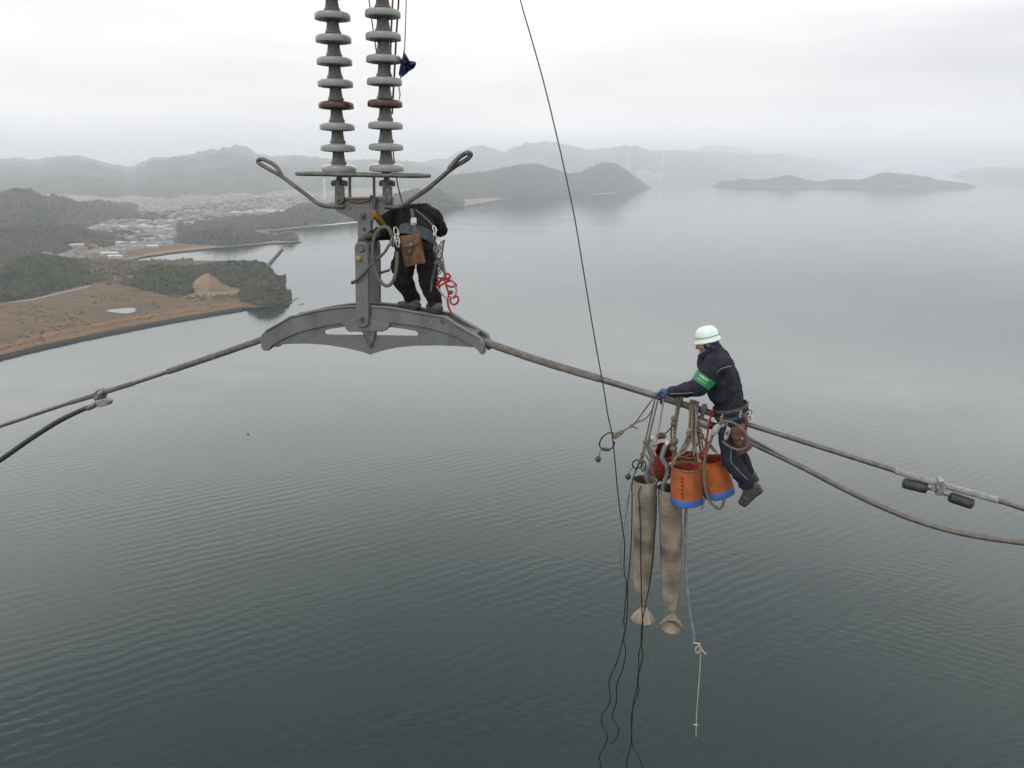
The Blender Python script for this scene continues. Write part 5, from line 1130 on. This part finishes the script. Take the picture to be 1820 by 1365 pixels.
for pts, off, l in ((Z6((400, 270), (362, 300), (350, 345), (372, 420), (402, 500), (390, 570), (350, 640), (330, 715), (352, 800), (372, 850), (380, 930)), -.03, 'grey ribbed hose sticking out of the left canvas bag'), (Z6((578, 335), (556, 380), (538, 430), (522, 500), (545, 550), (580, 610), (590, 690), (560, 775), (535, 850), (530, 950)), -.06, 'grey ribbed hose sticking out of the right canvas bag')):
    P = KK(pts, off); mb = MB(); mb.tube(P, 1.0, 14, 12); q = len(mb.v)//14
    for i in range(q):
        c_ = sum((mb.v[i*14+k] for k in range(14)), V((0, 0, 0)))/14; rr = .0225*(1+.07*(i % 2))
        for k in range(14): mb.v[i*14+k] = c_+(mb.v[i*14+k]-c_).normalized()*rr
    t = thing('ribbed_hose', P[0], l, 'hose', 'grey hoses in the canvas bags'); mb.build('tube', hose, t)
    MB().tube([P[0], P[0]+(P[0]-P[1]).normalized()*.03], .017, 12, 1).build('end_plug', white, t)
line('hose', 'long thin grey hose hanging down behind the right canvas bag', 'hose', [(1219, 880), (1219.5, 905), (1218, 950), (1219.5, 1020), (1225, 1080), (1230, 1110), (1234, 1138)], -.02, .0165, hose, 10)
hk = Z7((540, 738), (560, 742), (575, 745), (552, 770), (560, 790), (580, 770), (570, 748), (585, 775), (605, 796))
line('cord', 'pale knotted cord tied round the lower end of the grey hose', 'cord', hk, -.03, .0075, ropel, 8)
line('cord', 'thin pale cord hanging below the knotted hose end', 'cord', Z7((572, 760), (577, 800), (572, 900), (566, 980), (560, 1060), (556, 1140), (555, 1208)), -.03, .0048, ropel, 6)
line('cord', 'small cross knot near the bottom end of the thin pale cord', 'cord', Z7((541, 1146), (553, 1150), (566, 1149)), -.035, .006, ropel, 6)
line('cord', 'thin frayed cord hanging below the left bag gathered end', 'cord', Z7((305, 650), (318, 730), (328, 790), (335, 852)), -.02, .005, rope, 6)
line('cord', 'short frayed cord below the rosette end of the right bag', 'cord', Z7((442, 640), (447, 690), (440, 708)), -.06, .004, rope, 6)

# black control cables
Wl = [('long black cable running from the top edge down past the seated worker', [(914, -60), (925, 0), (945, 70), (966, 145), (985, 222), (1003, 300), (1020, 380), (1032, 450), (1050, 560), (1062, 630), (1073, 690), (1080, 735), (1087, 768), (1091, 800), (1094, 830)] + Z7((165, 0), (185, 150), (197, 240), (195, 380), (207, 440), (200, 560), (193, 640), (200, 680), (160, 830), (120, 930), (125, 1030), (85, 1100), (85, 1150), (112, 1215), (72, 1305), (78, 1345), (82, 1400)), -.34),
      ('black cable left of the canvas bags, right beside the long one', Z6((250, 560), (215, 640), (170, 760), (155, 900)) + Z7((235, 0), (232, 200), (222, 350), (213, 450), (212, 560), (205, 650), (192, 710), (203, 790), (185, 880), (158, 950), (155, 1040), (135, 1105), (165, 1160), (160, 1210), (128, 1245)), -.28),
      ('black cable hanging in front of the left canvas bag', Z6((265, 850), (240, 950), (258, 1120)) + Z7((270, 60), (275, 120), (278, 300), (280, 420), (283, 560), (288, 640), (285, 720), (268, 800), (268, 880), (262, 950), (240, 1040), (235, 1120), (228, 1250), (212, 1320), (208, 1400)), -.20),
      ('black cable hanging in the gap between the two canvas bags', Z6((520, 640), (470, 780), (447, 880), (460, 1000)) + Z7((357, 20), (355, 120), (345, 230), (335, 340), (320, 460), (300, 560), (285, 640), (280, 720), (288, 800), (275, 870), (262, 920), (268, 980), (240, 1060), (232, 1130), (238, 1250), (275, 1320), (295, 1400)), -.21),
      ('thin black loop at the bottom of the leftmost cables', Z7((128, 1245), (160, 1250), (190, 1272), (180, 1305), (130, 1328), (80, 1340)), -.28)]
for i, (l, pts, off) in enumerate(Wl): line('control_cable', l, 'cable', pts, off, .0062 if i < 4 else .003, wire, 7, 5)
line('cord', 'thin brown cord drooping left of the canvas bags', 'cord', Z6((175, 735), (130, 900), (95, 1120)) + Z7((222, 0), (205, 100), (190, 190), (176, 280), (176, 330), (185, 395)), -.25, .004, rope, 6)
def plug_loop(label, loop, tail, plug, off):
    t = thing('cable_coil', K(*loop[0], off), label, 'cable')
    MB().tube(KK(loop, off), .0075, 8, 5).build('coil', wire, t); MB().tube(KK(tail, off), .0035, 6, 4).build('lead', wire, t)
    c_ = K(*plug, off); MB().lathe(c_+ZUP*.03, -ZUP, [(.002, 0), (.02, .012), (.03, .03), (.028, .05), (.012, .066), (.002, .07)], 12).build('plug', rubber, t); return t
p_ = plug_loop('black cable loop with a plug hanging left of the bags, upper one', Z4((190, 792), (150, 797), (115, 825), (97, 865), (105, 893), (140, 908), (175, 900), (193, 880), (197, 850)), Z4((112, 900), (98, 925), (98, 945), (88, 962)), Z4((88, 968))[0], -.33)
q = K(*Z4((140, 905))[0], -.33); MB().capsule(q-ALONG*.025, q+ALONG*.025, .02, .016, 10).build('joint', rubber, p_)
plug_loop('small black cable coil with a dangling plug above the left bag', Z4((375, 1000), (350, 975), (325, 990), (320, 1015), (345, 1035), (375, 1020), (390, 985), (408, 1000), (405, 1035), (385, 1050), (375, 1010)), Z4((330, 1020), (310, 1040), (295, 1070)), Z4((289, 1086))[0], -.24)

# ropes that tie the load to the cable
def knot(P, r, mb):
    for i in range(3):
        a = ALONG if i == 0 else (NRM if i == 1 else ZUP); b = NRM if i == 0 else (ZUP if i == 1 else ALONG)
        mb.tube([P+a*(r*math.cos(t))+b*(r*math.sin(t)) for t in [2*math.pi*j/12 for j in range(13)]], r*.6, 8, 1, caps=False)
def ropes(label, strands, off, r, knots=(), mat=rope, group=None, name='rope'):
    P0 = K(*strands[0][0][:2], off); t = thing(name, P0, label, 'rope', group)
    for s in strands: MB().tube([K(p[0], p[1], off if len(p) < 3 else p[2]) for p in s], r, 8, 5).build('strand', mat, t)
    if knots:
        for (x, y, kr) in knots: mb = MB(); knot(K(x, y, off), kr, mb); mb.build('knot', mat, t)
    return t
ropes('hemp tie rope pulling the long black cable towards the seated worker hand', [Z4((458, 560), (400, 640), (345, 715), (315, 745)), Z4((465, 600), (445, 650), (405, 700), (350, 722), (315, 745)), Z4((315, 745), (285, 765), (240, 790), (205, 812)), Z4((318, 742), (335, 755), (354, 768)), Z4((250, 782), (215, 795), (192, 800), (190, 820), (205, 830), (235, 808), (258, 790))], -.20, .0085, [(*Z4((316, 745))[0], .013), (*Z4((243, 791))[0], .016), (*Z4((196, 820))[0], .014)])
ropes('pair of hemp ropes from the blue glove down to the left canvas bag', [Z4((470, 565), (440, 700), (405, 850), (395, 900), (380, 960), (372, 1000)), Z4((490, 575), (455, 720), (420, 860), (400, 920), (385, 985), (400, 1040)), Z4((385, 940), (360, 1000), (335, 1058)), Z4((395, 930), (425, 970), (470, 1100))], -.12, .0085, [(*Z4((404, 856))[0], .016), (*Z4((385, 940))[0], .014), (*Z4((380, 985))[0], .016)])
ropes('single pale rope between the blue glove and the red tipped bucket', [Z4((530, 560), (515, 660), (495, 780), (480, 850), (465, 900), (475, 950)), Z4((468, 850), (455, 880), (462, 915), (480, 885), (470, 850))], -.06, .009, [(*Z4((465, 870))[0], .018), (*Z4((462, 900))[0], .014)], M('pale pink rope', (0.36, 0.27, 0.22), .9))
ropes('dark rope lashing knotted over the rim of the red tipped bucket', [Z4((590, 745), (560, 780), (522, 812)), Z4((585, 740), (580, 800), (584, 860))], .0, .0085, [(*Z4((500, 815))[0], .022), (*Z4((515, 812))[0], .022), (*Z4((530, 818))[0], .016)], M('dark old rope', (0.11, 0.075, 0.055), .9))
ropes('doubled thick rope sling tied between the cable and the red tipped bucket', [Z4((640, 572), (625, 660), (610, 760), (600, 850), (592, 960)), Z4((628, 572), (615, 650), (603, 740), (600, 800), (606, 860), (612, 950))], -.07, .0125, [(*Z4((600, 850))[0], .026), (*Z4((601, 700))[0], .022), (*Z4((598, 730))[0], .022), (*Z4((596, 900))[0], .024)])
for x0, l in (((635, 590), 'grey rope hitch wrapped on the cable, right of the blue glove'), ((722, 622), 'wide rope hitch wrapped on the cable above the front orange bucket'), ((742, 630), 'second rope hitch on the cable, beside the wide one')):
    px, py = Z4(x0)[0]; C = K(px, py-2.5, 0); t = thing('rope_hitch', C, l, 'rope')
    for d_ in (-.02, 0, .02): MB().tube([C+ALONG*d_+NRM*(.052*math.cos(a))+ZUP*(.052*math.sin(a)) for a in [2*math.pi*j/18 for j in range(19)]], .0125, 8, 1, caps=False).build('turn', rope, t)
ropes('bundle of hemp slings over the cable fanning out to the front bucket', [Z4((712, 610), (708, 700), (704, 800), (690, 840), (650, 900), (590, 995)), Z4((718, 610), (715, 720), (712, 810), (680, 890), (620, 965), (585, 1005)), Z4((735, 605), (730, 720), (728, 830), (745, 920), (770, 985), (778, 1003)), Z4((728, 610), (722, 720), (720, 830), (735, 900), (765, 960), (780, 1000)), Z4((700, 800), (670, 860), (640, 925))], -.13, .0115, [(*Z4((706, 800))[0], .024), (*Z4((700, 840))[0], .02), (*Z4((712, 780))[0], .02)])
ropes('loose hemp strands hanging from the wide hitch between front and hidden buckets', [Z4((708, 612), (700, 720), (695, 800)), Z4((722, 615), (718, 740), (722, 850), (735, 930)), Z4((742, 612), (748, 740), (742, 860), (760, 950), (772, 1000)), Z4((756, 620), (752, 700), (745, 780), (748, 870), (730, 950)), Z4((690, 800), (660, 880), (615, 960), (578, 1000)), Z4((710, 850), (680, 910), (640, 940), (600, 965)), Z4((600, 985), (570, 1003), (585, 1015), (610, 990))], -.15, .0075, [(*Z4((700, 775))[0], .016), (*Z4((575, 1003))[0], .012), (*Z4((772, 985))[0], .014)], M('pale hemp rope', (0.27, 0.225, 0.165), .9))
ropes('twisted hemp slings between the cable and the hidden red bucket', [Z4((748, 612), (742, 720), (735, 850), (715, 930), (660, 960)), Z4((752, 612), (752, 720), (760, 800), (775, 900), (780, 960)), Z4((745, 700), (735, 800), (740, 880), (755, 940), (740, 985))], -.02, .011, [(*Z4((740, 870))[0], .02), (*Z4((735, 920))[0], .018)])
ropes('hemp slings fanning right to the tilted orange bucket', [Z4((748, 640), (765, 775), (800, 830), (850, 880), (888, 932)), Z4((755, 640), (775, 790), (820, 860), (870, 920)), Z4((770, 790), (785, 850), (800, 930), (810, 1000))], -.08, .009, [(*Z4((768, 780))[0], .02), (*Z4((780, 812))[0], .02)], M('reddish brown rope', (0.19, 0.13, 0.10), .9))
ropes('red rope hanging from the cable in front of the seated worker knee', [Z4((852, 645), (845, 690), (835, 745), (820, 830), (808, 905), (800, 960)), Z4((836, 735), (832, 760), (826, 790))], -.12, .010, [(*Z4((852, 652))[0], .014), (*Z4((836, 745))[0], .012), (*Z4((803, 925))[0], .022), (*Z4((797, 945))[0], .02)], roper)
line('rope', 'thick grey rope hanging from the pale sleeve past the tilted bucket', 'rope', Z4((862, 800), (845, 850), (825, 900), (808, 970), (800, 1050), (803, 1130), (815, 1195), (838, 1250), (870, 1285), (897, 1304), (918, 1295), (930, 1270), (938, 1238)), -.36, .0145, greyrope, 10)
line('rope', 'frayed short rope tail below the gap between the orange buckets', 'rope', Z4((808, 1240), (797, 1275), (786, 1312)), -.30, .007, rope, 8)
line('rope', 'slack rope across the mouth of the hidden red bucket', 'rope', Z4((580, 975), (640, 955), (690, 965), (740, 960), (775, 940)), -.05, .0075, rope, 8)
